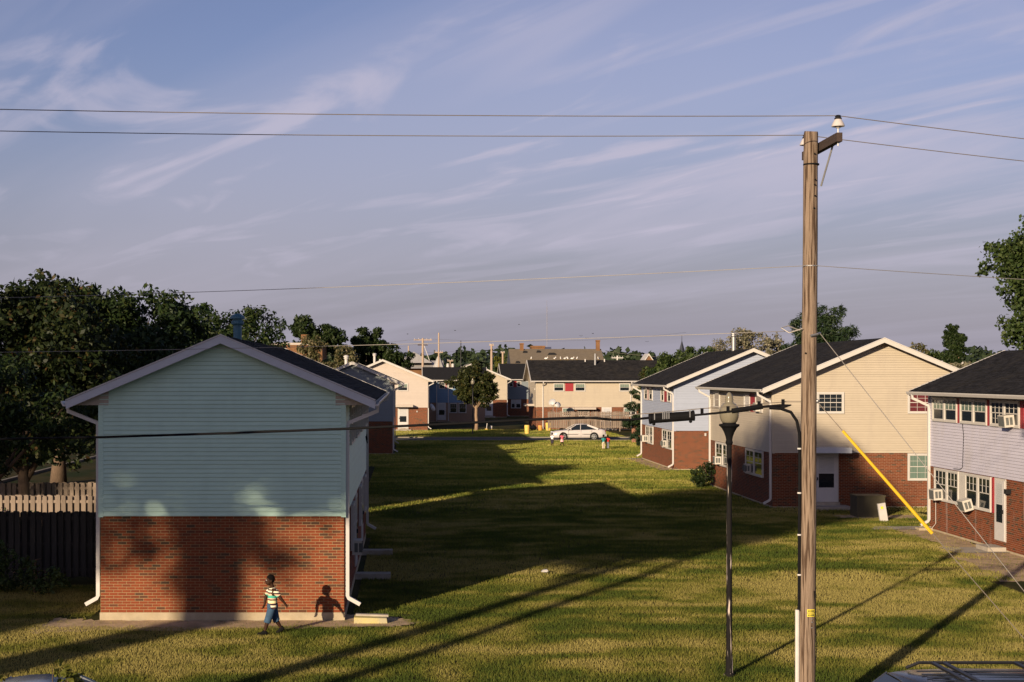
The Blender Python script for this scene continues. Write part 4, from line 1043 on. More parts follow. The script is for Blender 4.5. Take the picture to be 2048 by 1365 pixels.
# ------------------------------------------------------------------ trees
def crown(seed, clumps, n, leaf, subs=14, flat=.35, needle=False, subr=.42, hollow=.45, narrow=.55):
    rg = np.random.RandomState(seed); C_ = np.array([c[:3] for c in clumps], float); Rr = np.array([c[3:6] if len(c) == 6 else (c[3],)*3 for c in clumps], float)
    wt = (Rr.prod(1))**(2/3); wt /= wt.sum()
    SC, SR = [], []
    for c_, r_, w_ in zip(C_, Rr, wt):
        k = max(4, int(subs*len(clumps)*w_))
        d = rg.normal(size=(k,3)); d /= np.linalg.norm(d, axis=1)[:,None]
        rad = hollow + (1-hollow)*rg.rand(k,1)**.6
        SC.append(c_ + d*rad*r_*.86); SR.append(np.repeat(r_.mean()*subr*rg.uniform(.55,1.25,k)[:,None], 1, 1))
    SC = np.concatenate(SC); SR = np.concatenate(SR)
    pick = rg.choice(len(SC), n, p=(SR[:,0]**1.35)/(SR[:,0]**1.35).sum())
    off = rg.normal(size=(n,3)); off /= np.linalg.norm(off, axis=1)[:,None]; off *= rg.rand(n,1)**.45
    off[:,2] *= .8
    P_ = SC[pick] + off*SR[pick]
    nn = off*.7 + rg.normal(size=(n,3))*.75 + np.array([0,0,flat]); nn /= np.linalg.norm(nn, axis=1)[:,None]
    u = np.cross(nn, rg.normal(size=(n,3))); u /= np.linalg.norm(u, axis=1)[:,None]; w = np.cross(nn, u)
    a = leaf*rg.uniform(.55, 1.25, (n,1)); b_ = a*(.16 if needle else narrow)
    V = np.stack([P_-u*a*.5, P_+w*b_*.5+nn*a*.06, P_+u*a*.5, P_-w*b_*.5+nn*a*.06], 1)
    return V
def tree(name, label, cat, base, clumps, n, leaf, mat, trunk=(.2,.12), seed=1, bark='bark', fork=None, limbs=6, group=None, trunks=None, **kw):
    """base: ground point; clumps in coordinates relative to it"""
    t = thing(name, label, cat, base, 0, group); rg = random.Random(seed)
    cz = sum(c[2] for c in clumps)/len(clumps); low = min(c[2]-c[-1] for c in clumps)
    fz = fork or max(.6, low*.9+.2)
    for k, (ox, oy, r0) in enumerate(trunks or [(0, 0, trunk[0])]):
        b = MB(); j = lambda s_: rg.uniform(-s_, s_)
        top = (ox*1.0+j(.1), oy+j(.1), fz)
        b.tube([(ox,oy,-.2),(ox+j(.05),oy+j(.05),fz*.35),(ox+j(.08),oy+j(.08),fz*.7),top,(ox*.6+j(.2),oy*.6+j(.2),(fz+cz)/2+.3),(j(.3),j(.3),cz+.3)], [r0*1.35,r0,r0*.9,r0*.85,r0*.5,r0*.15], 10)
        b.build('trunk', M[bark], t, smooth=True)
    order = sorted(clumps, key=lambda c: -c[3])[:limbs]
    for c_ in order:
        b = MB(); e_ = Vector(c_[:3]); s_ = Vector((0,0,fz*.95)); m_ = s_.lerp(e_, .5)+Vector((rg.uniform(-.2,.2),rg.uniform(-.2,.2),.15))
        b.tube([s_, m_, e_], [trunk[0]*.5, trunk[0]*.3, .02], 6); b.build('limb', M[bark], t, smooth=True)
    obj('crown', raw_mesh('crown', crown(seed, clumps, n, leaf, **kw), 4, mat), t)
    return t
def rnd_clumps(seed, c, r, k, cr, zsq=1.0):
    """k clumps scattered over an ellipsoid of radius r"""
    rg = random.Random(seed); out = [(c[0], c[1], c[2], r[0]*.62, r[1]*.62, r[2]*.62)]
    for i in range(k):
        a = rg.uniform(0, 2*math.pi); z = rg.uniform(-.9, 1); q_ = math.sqrt(max(0, 1-z*z))
        f = rg.uniform(.62, .85); s_ = cr*rg.uniform(.7, 1.2)
        out.append((c[0]+r[0]*f*q_*math.cos(a), c[1]+r[1]*f*q_*math.sin(a), c[2]+r[2]*f*z, s_, s_, s_*.85))
    return out

# street trees that stand behind the camera to the left and shade the mint gable (u, w = across / along the sun)
def su(u, t): return (.857*u+.517*t, -.517*u+.857*t)
def shade_tree(label, u0, t0, cl_, n, leaf, trunks, fork, seed, subs=40, **kw):
    """cl_: (u, w, r) of crown clumps as they lie across the sun's rays; depth is scattered"""
    x_, y_ = su(u0, t0); rg = random.Random(seed); out = []
    for u, w, r in cl_:
        d = rg.uniform(-2.2, 2.2); dx, dy = su(u-u0, d); out.append((dx, dy, w-.231*(t0+d), r, r, r*.95))
    tr = [(*su(u-u0, 0), r) for u, r in trunks]
    tree('street_tree', label, 'tree', (x_, y_, 0), out, n, leaf, L['locust'], trunk=(trunks[0][1], .2), seed=seed, fork=fork, trunks=tr, limbs=5, subr=.6, hollow=.0, subs=subs, **kw)
shade_tree('two-stemmed street tree shading the mint gable and the lawn', -17.2, -7,
    [(-19.0,9.9,1.25),(-19.7,9.6,.9),(-18.6,10.8,1.7),(-17.5,10.2,1.6),(-16.0,11.6,1.5),(-15.7,13.8,1.8),(-15.3,15.2,1.3),(-17.6,12.8,2.2),(-19.2,12.6,2.2),(-17.6,15.6,2.2),(-19.0,16.4,2.0),(-16.6,16.1,1.5),(-19.5,14.4,2.0),(-14.7,13.9,1.15),(-14.4,15.0,.85)], 16000, .42,
    [(-16.65,.33),(-15.35,.24)], 10.5, 21)
shade_tree('broad street tree shading the siding of the mint gable', -21.9, -17,
    [(-20.3,10.2,1.7),(-21.9,10.0,1.6),(-23.3,9.9,1.6),(-24.6,10.3,1.7),(-20.6,12.4,2.2),(-22.4,12.4,2.2),(-24.4,12.4,2.1),(-20.5,14.6,2.1),(-22.6,14.6,2.1),(-24.6,14.6,1.7),(-21.4,16.4,1.7),(-24.4,9.1,1.0),(-23.3,8.8,1.0),(-22.3,9.0,.9),(-21.2,9.0,.8),(-20.3,9.2,.8),(-24.1,8.0,1.2),(-23.1,7.6,.8),(-22.1,7.6,.75),(-21.4,7.9,.95),(-20.9,8.3,.8),(-20.4,7.7,.65),(-20.2,7.3,.4),(-23.9,7.0,.55),(-22.5,6.9,.6),(-22.6,11.2,1.5),(-20.8,11.4,1.5),(-24.0,11.4,1.4)], 26000, .35,
    [(-22.05,.46),(-21.45,.42)], 11.5, 22)
rg = random.Random(77)
shade_tree('street tree shading the fences beside the mint house', -28.6, -18,
    [(u+rg.uniform(-.3,.3), w+rg.uniform(-.4,.4), 1.45) for u in (-31.0,-29.5,-28.0,-26.5) for w in (5.2,6.9,8.6,10.4)]+[(-25.3,5.4,1.0),(-26.0,4.5,1.2)], 16000, .46, [(-28.6,.5)], 9, 23, subs=30)
shade_tree('street tree shading the tall trees past the fences', -42, -22,
    [(u+rg.uniform(-.5,.5), w+rg.uniform(-.5,.5), 2.0) for u in (-47.5,-45.2,-43,-41,-39.3) for w in (6,8.3,10.6,12.9,15.2)]+[(-35.4,6.6,1.4),(-35.0,13.2,1.3)], 15000, .50, [(-42,.5)], 9, 24, subs=26)

# trees left of the mint house
tree('leafy_tree', 'tall tree with a few turning leaves at the far end of the street side', 'tree', (-13.4, 51.0, 0),
     rnd_clumps(31, (0,0,6.2), (3.6,2.6,2.9), 20, 1.5)+[(-1.5,-.5,3.4,1.8,1.4,1.3),(1.2,-.6,3.2,1.5,1.2,1.0)]+[(-.3,0,3.6,1.6,1.5,1.3),(1.6,-.5,5.0,1.2,1.2,1.0)], 26000, .24, L['red'], (.22,.1), seed=31)
tree('leafy_tree', 'broad dark green tree with drooping boughs over the fences', 'tree', (-11.4, 57.5, 0),
     rnd_clumps(32, (0,0,6.2), (3.6,3.0,2.5), 18, 1.4)+[(1.8,-1.8,3.9,1.6,1.6,1.0),(-1.0,-2,3.6,1.5,1.5,1.0),(2.8,-1,3.1,1.1,1.1,.7)], 26000, .28, L['locust'], (.25,.12), seed=32, narrow=.42)
tree('leafy_tree', 'dark feathery tree behind the vent of the mint house', 'tree', (-11.4, 92, 0),
     rnd_clumps(33, (0,0,7.0), (4.2,3.2,3.2), 18, 1.6), 15000, .34, L['locust'], (.22,.1), seed=33, narrow=.42)
tree('leafy_tree', 'dark green tree between the broad tree and the feathery tree', 'tree', (-12.9, 72, 0),
     rnd_clumps(34, (0,0,5.6), (3.6,3.0,2.7), 12, 1.5), 12000, .32, L['deep'], (.22,.1), seed=34)
tree('leafy_tree', 'dark green tree close behind the mint house ridge', 'tree', (-10.5, 80, 0),
     rnd_clumps(37, (0,0,6.1), (2.9,2.4,2.2), 13, 1.2), 11000, .32, L['locust'], (.2,.1), seed=37)
tree('leafy_tree', 'street tree with a stout trunk beside the pale sidewalk', 'tree', (-18.3, 76, 0),
     rnd_clumps(35, (0,0,6.6), (4.2,3.5,3.4), 12, 1.7), 12000, .34, L['locust'], (.36,.2), seed=35, fork=3.2)
tree('leafy_tree', 'shadowy tree at the edge with boughs hanging low over the shaded fence', 'tree', (-11.3, 39.2, -.12),
     [(-.2,0,4.9,1.5,1.5,1.1),(.9,.2,4.3,1.1,1.2,.8),(-.8,.2,3.9,1.2,1.3,.9),(.4,-.2,5.6,1.1,1.2,.8),(1.9,.4,4.9,.9,1.0,.7),(2.2,.3,3.9,.6,.8,.45),(.2,.2,3.4,.7,.8,.4),(1.3,.2,3.4,.5,.6,.3)], 9000, .19, L['locust'], (.15,.08), seed=36, narrow=.42)
tree('shrub', 'dark shrub with pinkish flowers at the foot of the shaded fence', 'shrub', (-9.9, 38.6, -.12), [(-.6,0,.55,.9,.6,.55),(.3,-.2,.4,.7,.6,.45),(-1.2,-.2,.9,.7,.6,.8)], 2200, .13, L['shrub'], (.04,.02), seed=41, limbs=2)
t = tree('shrub', 'flowering shrub with pale pink blossoms before the sunlit middle fence', 'shrub', (-12.3, 45.4, 0), [(-.6,0,.9,.8,.5,.75),(.5,0,.75,.8,.5,.7),(1.6,0,.6,.7,.4,.6),(-1.6,0,1.1,.7,.5,.7)], 2200, .12, L['shrub'], (.04,.02), seed=42, limbs=3)
obj('blossoms', raw_mesh('blossoms', crown(43, [(-.6,-.1,1.25,.8,.4,.35),(.5,-.1,1.05,.8,.4,.35),(1.6,-.1,.9,.7,.4,.3),(-1.6,-.1,1.45,.7,.4,.3)], 420, .10), 4, L['flower']), t)
tree('sapling', 'leafy sapling top poking up beside the silver car roof', 'tree', (-4.35, 18.6, -.1), [(0,0,1.88,.2,.18,.2),(-.12,.05,2.02,.13,.12,.14),(.14,0,1.7,.15,.15,.15),(0,0,1.4,.25,.25,.3)], 800, .10, L['lime'], (.02,.01), seed=44, limbs=2, narrow=.7)
tree('sapling', 'second leafy sapling top at the very corner of the lawn', 'tree', (-5.32, 18.7, -.1), [(0,0,1.86,.10,.10,.14),(.0,0,1.4,.2,.2,.3)], 420, .10, L['lime'], (.02,.01), seed=45, limbs=1, narrow=.7)
# trees beyond the mint house roof
tree('leafy_tree', 'dark round headed tree rising behind the pale shrubby trees', 'tree', (-11.2, 180, 0), rnd_clumps(51, (0,0,9.4), (3.5,3.0,3.3), 14, 1.5), 11000, .46, L['deep'], (.25,.1), seed=51)
tree('leafy_tree', 'second dark tree next to the white house vents', 'tree', (-5.6, 187, 0), rnd_clumps(52, (0,0,9.0), (3.0,2.6,3.1), 13, 1.4), 10000, .46, L['deep'], (.25,.1), seed=52)
tree('leafy_tree', 'low dark tree behind the white gabled house ridge', 'tree', (-2.0, 186, 0), rnd_clumps(53, (0,0,7.4), (2.6,2.6,2.3), 10, 1.2), 8000, .40, L['deep'], (.25,.1), seed=53)
tree('silver_tree', 'pale silvery tree catching sun above the mint house roof', 'tree', (-7.5, 118, 0), rnd_clumps(54, (0,0,6.4), (1.9,1.7,2.4), 10, .95), 8000, .24, L['olive'], (.15,.07), seed=54)
tree('silver_tree', 'smaller pale silvery tree just right of the taller one by the vents', 'tree', (-5.1, 119, 0), rnd_clumps(55, (0,0,5.9), (1.7,1.5,2.1), 9, .9), 7000, .24, L['olive'], (.15,.07), seed=55)
tree('leafy_tree', 'green tree filling the gap below the pale silvery trees', 'tree', (-6.4, 122, 0), rnd_clumps(56, (0,0,4.4), (3.6,2.2,2.6), 10, 1.3), 8000, .32, L['maple'], (.2,.1), seed=56)
# the round tree on the lawn
tree('round_tree', 'round headed green tree on the grass beyond the lane', 'tree', (7.0, 147.5, 0), rnd_clumps(61, (-.25,0,4.75), (2.55,2.4,2.25), 17, .95)+[(.9,0,3.0,.9,.9,.6),(0,0,4.6,1.8,1.7,1.5)], 24000, .25, L['brown'], (.17,.1), seed=61, bark='bark_pale', fork=2.3)
tree('leafy_tree', 'bright yellow green tree beside the brown roofed hall', 'tree', (15.0, 232, 0), rnd_clumps(62, (0,0,6.9), (1.6,1.5,2.0), 8, .8), 2500, .34, L['lime'], (.2,.1), seed=62)
# behind the pale blue house
tree('leafy_tree', 'leafy tree with pale blossoms behind the pale blue house roof', 'tree', (20.0, 108, 0), rnd_clumps(63, (0,0,5.6), (2.4,1.8,2.0), 12, 1.0)+[(1.2,0,7.4,.6,.6,.7),(.3,0,6.9,.7,.7,.7)], 10000, .26, L['maple'], (.2,.1), seed=63)
tree('leafy_tree', 'small dark tree at the ridge end of the pale blue house', 'tree', (22.6, 110, 0), rnd_clumps(64, (0,0,6.1), (1.0,1.0,1.6), 7, .55), 2600, .20, L['maple'], (.15,.07), seed=64)
tree('leafy_tree', 'spreading green tree in front of the beige house roof end', 'tree', (19.6, 113, 0), rnd_clumps(65, (0,0,5.2), (1.5,1.3,1.1), 9, .6), 3000, .20, L['brown'], (.08,.04), seed=65)
tree('bare_tree', 'thin pale tree with open twiggy crown behind the pale blue roof', 'tree', (24.0, 112, 0), rnd_clumps(66, (0,0,6.9), (1.7,1.4,1.6), 12, .6), 2600, .15, L['silver'], (.1,.05), seed=66, bark='bark_pale', limbs=12)
tree('silver_tree', 'wide silvery tree beyond the pale blue house vent', 'tree', (27.5, 115, 0), rnd_clumps(67, (0,0,7.1), (2.9,2.2,2.3), 15, 1.0), 9000, .24, L['silver'], (.2,.1), seed=67, bark='bark_pale', limbs=8)
tree('pine_tree', 'dark pine standing behind the utility pole', 'tree', (28.6, 100, 0), [(0,0,9.6,1.2,1.2,1.1),(-.6,0,8.2,1.6,1.5,.8),(1.0,0,8.4,1.3,1.3,.7),(-1.5,0,7.3,1.3,1.2,.6),(1.5,0,7.3,1.4,1.3,.6),(0,0,6.4,2.2,1.9,.9),(1.1,0,10.2,.6,.6,.5),(-.9,0,9.0,1.2,1.2,.9),(.4,0,7.6,2.0,1.7,1.2)], 18000, .42, L['pine'], (.25,.1), seed=68, needle=True, subs=16, subr=.5)
tree('pine_tree', 'young pine whose sunlit boughs reach past the pale blue house corner', 'tree', (17.3, 104, 0), [(-.6,0,4.1,.5,.5,.28),(-.5,0,3.2,.75,.6,.35),(-1.1,0,2.2,.9,.6,.28),(-.2,0,1.5,.8,.7,.4),(-.3,0,.8,.6,.6,.4),(0,0,5.0,.5,.5,.4),(.2,0,5.7,.3,.3,.5),(.2,0,3.4,.8,.8,.6),(-.1,0,4.4,.6,.6,.5),(-.4,0,2.6,.9,.7,.4),(-.3,0,1.9,.8,.7,.4),(-1.2,-.2,3.5,.6,.5,.3),(-1.6,-.2,2.3,.7,.5,.25),(-1.1,-.2,4.5,.45,.4,.25),(-.9,-.2,1.2,.6,.5,.3)], 11000, .32, L['pine'], (.1,.05), seed=69, needle=True, subs=16)
tree('bush', 'dark bush at the far corner of the beige house by the pole', 'shrub', (15.0, 73.3, 0), [(0,0,.6,.75,.7,.6),(.3,.3,1.0,.5,.5,.45),(-.4,-.2,.45,.5,.5,.4)], 2400, .12, L['deep'], (.04,.02), seed=70, limbs=2)
for k, (lab, x_, y_, c_, r_, m_, n__) in enumerate((
    ('olive hedge tree just past the beige gable', 37.5, 108, 5.9, (2.4,1.6,1.6), 'olive', 4200),
    ('greener hedge tree beyond the beige gable', 41.0, 112, 5.6, (2.6,1.6,1.9), 'maple', 3800),
    ('pale birch like tree beside the dark conifer', 38.5, 101.2, 5.4, (1.2,1.0,1.8), 'silver', 3600),
    ('dark upright conifer above the lavender house roof', 38.9, 103.5, 7.0, (.85,.85,3.4), 'deep', 6500),
    ('low bush at the lavender house ridge', 36.6, 98, 4.9, (1.2,1.0,1.2), 'deep', 1800))):
    tree('leafy_tree', lab, 'tree', (x_, y_, 0), rnd_clumps(80+k, (0,0,c_), r_, 9, min(r_)*.55), int(n__*1.7), .23, L[m_], (.15,.07), seed=80+k, bark='bark_pale')
tree('maple_tree', 'tall sunlit maple standing above the lavender house roof', 'tree', (32.45, 75, 0),
     [(.2,0,12.2,2.0,1.8,1.4),(-1.6,0,12.0,1.1,1.0,.9),(-2.5,0,11.4,.7,.7,.7),(.6,0,9.8,1.9,1.8,1.8),(-.5,0,7.8,1.2,1.2,1.0),(1.5,0,7.4,1.7,1.7,1.6),(-.3,0,6.0,.8,.8,.6),(2.5,0,11,2,2,2),(-1.0,0,10.8,.8,.8,.7),(2.6,0,13.2,1.4,1.4,1.2),(.4,0,6.6,.9,.9,.7),(.9,0,11.0,1.8,1.6,1.4),(1.2,0,8.8,1.6,1.5,1.4),(-.7,0,11.4,1.4,1.2,1.2),(-1.2,0,10.0,.9,.8,.7),(-.6,0,6.8,1.0,.9,.8),(.2,0,13.6,1.0,.9,.8),(-.9,0,8.6,.9,.8,.7),(-.4,0,9.6,1.1,1.0,1.0),(0,0,8.4,1.2,1.1,1.0),(.3,0,7.2,1.1,1.0,.9),(1.0,0,5.6,1.2,1,.8),(-.9,0,12.6,.8,.8,.7)], 26000, .23, L['maple'], (.25,.12), seed=90, subs=16, subr=.5, narrow=.8)
# the far wooded rise, one mass
rg_ = np.random.RandomState(3)
cl_ = []
for k in range(300):
    Y = rg_.uniform(330, 560); X_ = rg_.uniform(-.36*Y, .47*Y); h = 6.0 + 45*Y/2900*rg_.uniform(.55, 1.12)
    r_ = rg_.uniform(3, 6); cl_.append((X_, Y, h-r_*.7, r_*1.15, r_, r_*.75)); cl_.append((X_+rg_.uniform(-3,3), Y-3, h*.45, r_*1.4, r_, h*.42))
tag(obj('far_trees', raw_mesh('far_trees', crown(99, cl_, 70000, 2.0, subs=9, subr=.5, narrow=.8), 4, L['far'])), 'far wooded rise along the horizon seen as one mass', None, kind='stuff')
# ------------------------------------------------------------------ cars
def loft(b, secs, close=True, mi=0):
    n = len(secs[0]); o = len(b.v); vs = [p for s_ in secs for p in s_]; fs = []
    for i in range(len(secs)-1):
        for k in range(n):
            j = (k+1) % n; fs.append((i*n+k, i*n+j, (i+1)*n+j, (i+1)*n+k))
    fs += [tuple(range(n-1,-1,-1)), tuple(range((len(secs)-1)*n, len(secs)*n))]
    return b.add(vs, fs, mi)
def car(label, cat, loc_, rz, paint, Lc=4.7, H=1.38, belt=.92, hood=.80, Wd=.9, suv=False, rack=False, group=None):
    """front towards local -x"""
    t = thing('parked_car', label, cat, loc_, rz, group)
    f, r_ = -Lc/2, Lc/2
    prof = [(f,.36,hood-.22,.66),(f+.08,.22,hood-.10,.76),(f+.45,.20,hood-.01,.84),(f+1.35,.19,belt-.03,.89),(0,.18,belt,.905),(r_-1.2,.19,belt+.03,.90),(r_-.45,.2,belt+(.05 if not suv else .04),.86),(r_-.07,.25,belt-.02,.78),(r_,.36,belt-.14,.70)]
    secs = []
    for x, zb, zt, hw in prof:
        hw *= Wd/.9; h = zt-zb
        half = [(hw*.86,zb),(hw*.985,zb+h*.18),(hw,zb+h*.45),(hw*.985,zb+h*.72),(hw*.93,zt-.05),(hw*.8,zt)]
        secs.append([(x,y,z) for y, z in half]+[(x,-y,z) for y, z in half[::-1]])
    b = MB(); loft(b, secs); b.build('body', M[paint], t, smooth=True)
    if suv: gh = [(f+1.25,belt-.03,belt+.02),(f+2.0,belt,H-.06),(f+2.3,belt,H-.02),(0.5,belt,H),(r_-.7,belt,H-.01),(r_-.35,belt,H-.06),(r_-.12,belt,belt+.12)]
    else: gh = [(f+1.3,belt-.05,belt+.0),(f+2.05,belt,H-.06),(f+2.4,belt,H-.01),(.35,belt,H),(r_-1.55,belt+.02,H-.06),(r_-.62,belt+.03,belt+.09)]
    secs = []
    for x, zb, zt in gh:
        wb = .80*Wd/.9; wt = wb-.24*(zt-zb)/(H-belt) if not suv else wb-.13*(zt-zb)/(H-belt)
        secs.append([(x,wb,zb-.02),(x,wt,zt),(x,0,zt+.015),(x,-wt,zt),(x,-wb,zb-.02)])
    b = MB(); loft(b, secs); b.build('windows', M['glass'], t)
    wt = (.56 if not suv else .68)*Wd/.9
    k = gh[1:-1]
    secs = [[(x,wt+.015,zt-.005),(x,wt-.06,zt+.025),(x,0,zt+.045),(x,-wt+.06,zt+.025),(x,-wt-.015,zt-.005),(x,0,zt-.03)] for x, zb, zt in k]
    b = MB(); loft(b, secs); rf = b.build('roof', M[paint], t, smooth=True)
    wb = .80*Wd/.9
    for sy in (-1, 1):
        def pil(x0, z0, x1, z1, w, th=.02):
            y0, y1 = sy*(wb+th), sy*(wt+th)
            yy = lambda z: y0+(y1-y0)*max(0, min(1, (z-belt)/(H-belt)))
            b = MB(); b.tube([(x0,yy(z0),z0),(x1,yy(z1),z1)], [w,w*.85], 4, rot=math.pi/4); b.build('pillar', M[paint], t)
        pil(gh[0][0]+.02, belt-.02, gh[1][0]+.04, gh[1][2], .045)
        pil(.12, belt, .16, H-.03, .035)
        pil(gh[-1][0]-.06, belt+.05, gh[-2][0]-.05, gh[-2][2]-.0, .11 if not suv else .08)
        if suv: pil(r_-1.35, belt, r_-1.3, H-.03, .04)
        b = MB(); b.ball((f+1.62, sy*(Wd+.07), belt+.06), (.06,.1,.075), 8, 6); b.build('side_mirror', M[paint], t, smooth=True)
        b = MB(); b.box(f+.95, r_-.75, sy*(Wd*.99)-.012, sy*(Wd*.99)+.012, .50, .55); b.build('side_trim', M['metal_dark'], t)
        for hx in (-.1, .95):
            b = MB(); b.box(hx-.1, hx+.1, sy*(Wd*.985)-.02, sy*(Wd*.985)+.02, belt-.14, belt-.10); b.build('door_handle', M[paint], t)
        for hx in (-1.02+.1, .16, 1.1):
            b = MB(); b.box(hx-.006, hx+.006, sy*(Wd*.985)-.012, sy*(Wd*.985)+.008, .3, belt-.05); b.build('door_seam', M['black'], t)
        for wx in (f+.98, r_-1.05):
            b = MB(); b.lathe([(.365,-.06),(.365,.013)], (0,0,0), 20); o = b.build('wheel_arch', M['black'], t, loc=(wx, sy*(Wd-.01), .34)); o.rotation_euler = (R(-90)*sy,0,0)
            b = MB(); b.lathe([(.20,-.1),(.31,-.1),(.325,-.06),(.325,.02),(.31,.045),(.20,.045)], (0,0,0), 20); o = b.build('wheel', M['tyre'], t, loc=(wx, sy*(Wd-.02), .325)); o.rotation_euler = (R(-90)*sy,0,0)
            b = MB(); b.lathe([(.215,.0),(.215,.05),(.19,.055),(.185,.03),(.06,.03),(.05,.05)], (0,0,0), 20)
            for s_ in range(6):
                a = s_*math.pi/3; b.tube([(.03*math.cos(a),.03*math.sin(a),.05),(.2*math.cos(a),.2*math.sin(a),.05)], [.03,.022], 4)
            b.build('rim', M['rim'], o)
        b = MB(); b.ball((f+.12, sy*.58*Wd/.9, hood-.13), (.12,.18,.07), 10, 6); b.build('headlight', M['lamp_clear'], t, smooth=True)
        b = MB(); b.ball((r_-.06, sy*.62*Wd/.9, belt-.12), (.08,.16,.09), 10, 6); b.build('tail_light', M['lamp_red'], t, smooth=True)
    for x_ in (f-.03, r_-.05):
        b = MB(); b.box(x_, x_+.09, -.72*Wd/.9, .72*Wd/.9, .34, .54); b.build('bumper', M[paint], t)
    if rack:
        for sy in (-1, 1):
            b = MB(); b.tube([(gh[1][0]+.25,sy*(wt-.06),H+.03),(gh[1][0]+.42,sy*(wt-.06),H+.10),(r_-.75,sy*(wt-.06),H+.10),(r_-.6,sy*(wt-.06),H+.03)], .022, 6); b.build('roof_rail', M['metal_dark'], rf)
        for x_ in (gh[1][0]+.75, .25, r_-1.0):
            b = MB(); b.box(x_-.03, x_+.03, -wt+.06, wt-.06, H+.085, H+.115); b.build('rack_crossbar', M['metal_dark'], rf)
        for k_ in range(-2, 3):
            b = MB(); b.box(gh[1][0]+.3, r_-.7, k_*.19-.012, k_*.19+.012, H+.032, H+.046); b.build('roof_rib', M['carnavy'], rf)
    return t
car('white sedan parked on the lane with its long side to the lawn', 'car', (14.93, 127.0, 0), 0, 'carwhite')
car('dark navy SUV with roof rack parked close to the camera', 'SUV', (6.75, 18.7, -.0), 0, 'carnavy', 4.7, 1.76, 1.08, 1.0, .93, True, True)
car('silver blue sedan parked close by, only its roof edge showing', 'car', (-5.35, 19.75, -.1), 0, 'carsilver', 4.6, 1.60, .98, .84)

# ------------------------------------------------------------------ people
def remeshed(name, mb, vox, mat, parent, smooth=True, it=4):
    o = mb.build(name+'_src', mat); m_ = o.modifiers.new('r', 'REMESH'); m_.mode = 'VOXEL'; m_.voxel_size = vox
    s_ = o.modifiers.new('s', 'SMOOTH'); s_.factor = .5; s_.iterations = it
    dg = bpy.context.evaluated_depsgraph_get(); me = bpy.data.meshes.new_from_object(o.evaluated_get(dg))
    bpy.data.objects.remove(o); me.name = name
    if smooth: me.polygons.foreach_set('use_smooth', [True]*len(me.polygons))
    if not me.materials: me.materials.append(mat)
    return obj(name, me, parent)
SKIN = pmat('dark_brown_skin', (.034,.015,.008), .65, .1, 6, spec=.14)
HAIR = pmat('short_black_hair', (.006,.005,.005), .95, .3, 60, bump=.5, spec=.05)
EYE = pmat('eye_white', (.5,.47,.44), .3, .02, 3)
LIP = pmat('lips', (.10,.035,.03), .5, .1, 4)
def stripes(name, bands, z0, scale):
    """horizontal bands of cloth colours"""
    m_ = bpy.data.materials.new(name); m_.use_nodes = True; n, l = m_.node_tree.nodes, m_.node_tree.links
    t_ = n.new('ShaderNodeTexCoord'); s_ = n.new('ShaderNodeSeparateXYZ'); l.new(t_.outputs['Object'], s_.inputs[0])
    mr = n.new('ShaderNodeMapRange'); mr.inputs['From Min'].default_value = z0; mr.inputs['From Max'].default_value = z0+scale; l.new(s_.outputs[2], mr.inputs['Value'])
    no = n.new('ShaderNodeTexNoise'); no.inputs['Scale'].default_value = 9; l.new(t_.outputs['Object'], no.inputs['Vector'])
    ad = n.new('ShaderNodeMath'); ad.operation = 'MULTIPLY_ADD'; l.new(no.outputs[0], ad.inputs[0]); ad.inputs[1].default_value = .05; l.new(mr.outputs[0], ad.inputs[2])
    rp = n.new('ShaderNodeValToRGB'); rp.color_ramp.interpolation = 'CONSTANT'; cr = rp.color_ramp
    while len(cr.elements) < len(bands): cr.elements.new(.5)
    for e_, (p_, c_) in zip(cr.elements, bands): e_.position = p_; e_.color = (*c_, 1)
    l.new(ad.outputs[0], rp.inputs[0]); p_ = n['Principled BSDF']; p_.inputs['Roughness'].default_value = .9; l.new(rp.outputs[0], p_.inputs['Base Color'])
    return m_
WHT, NAV, TEA, PEA = (.72,.66,.48), (.035,.012,.018), (.06,.36,.26), (.66,.42,.28)
SHIRT = stripes('striped_cotton', [(0,TEA),(.10,PEA),(.16,NAV),(.23,WHT),(.30,NAV),(.38,(.75,.66,.36)),(.49,NAV),(.54,PEA),(.58,TEA),(.70,PEA),(.76,NAV),(.82,WHT),(.88,NAV),(.93,WHT)], .52, .56)
DENIM = pmat('blue_denim', (.035,.075,.13), .9, .25, 10, bump=.3)
SHOE = pmat('black_shoe', (.008,.008,.008), .8, .2, 9, spec=.08)
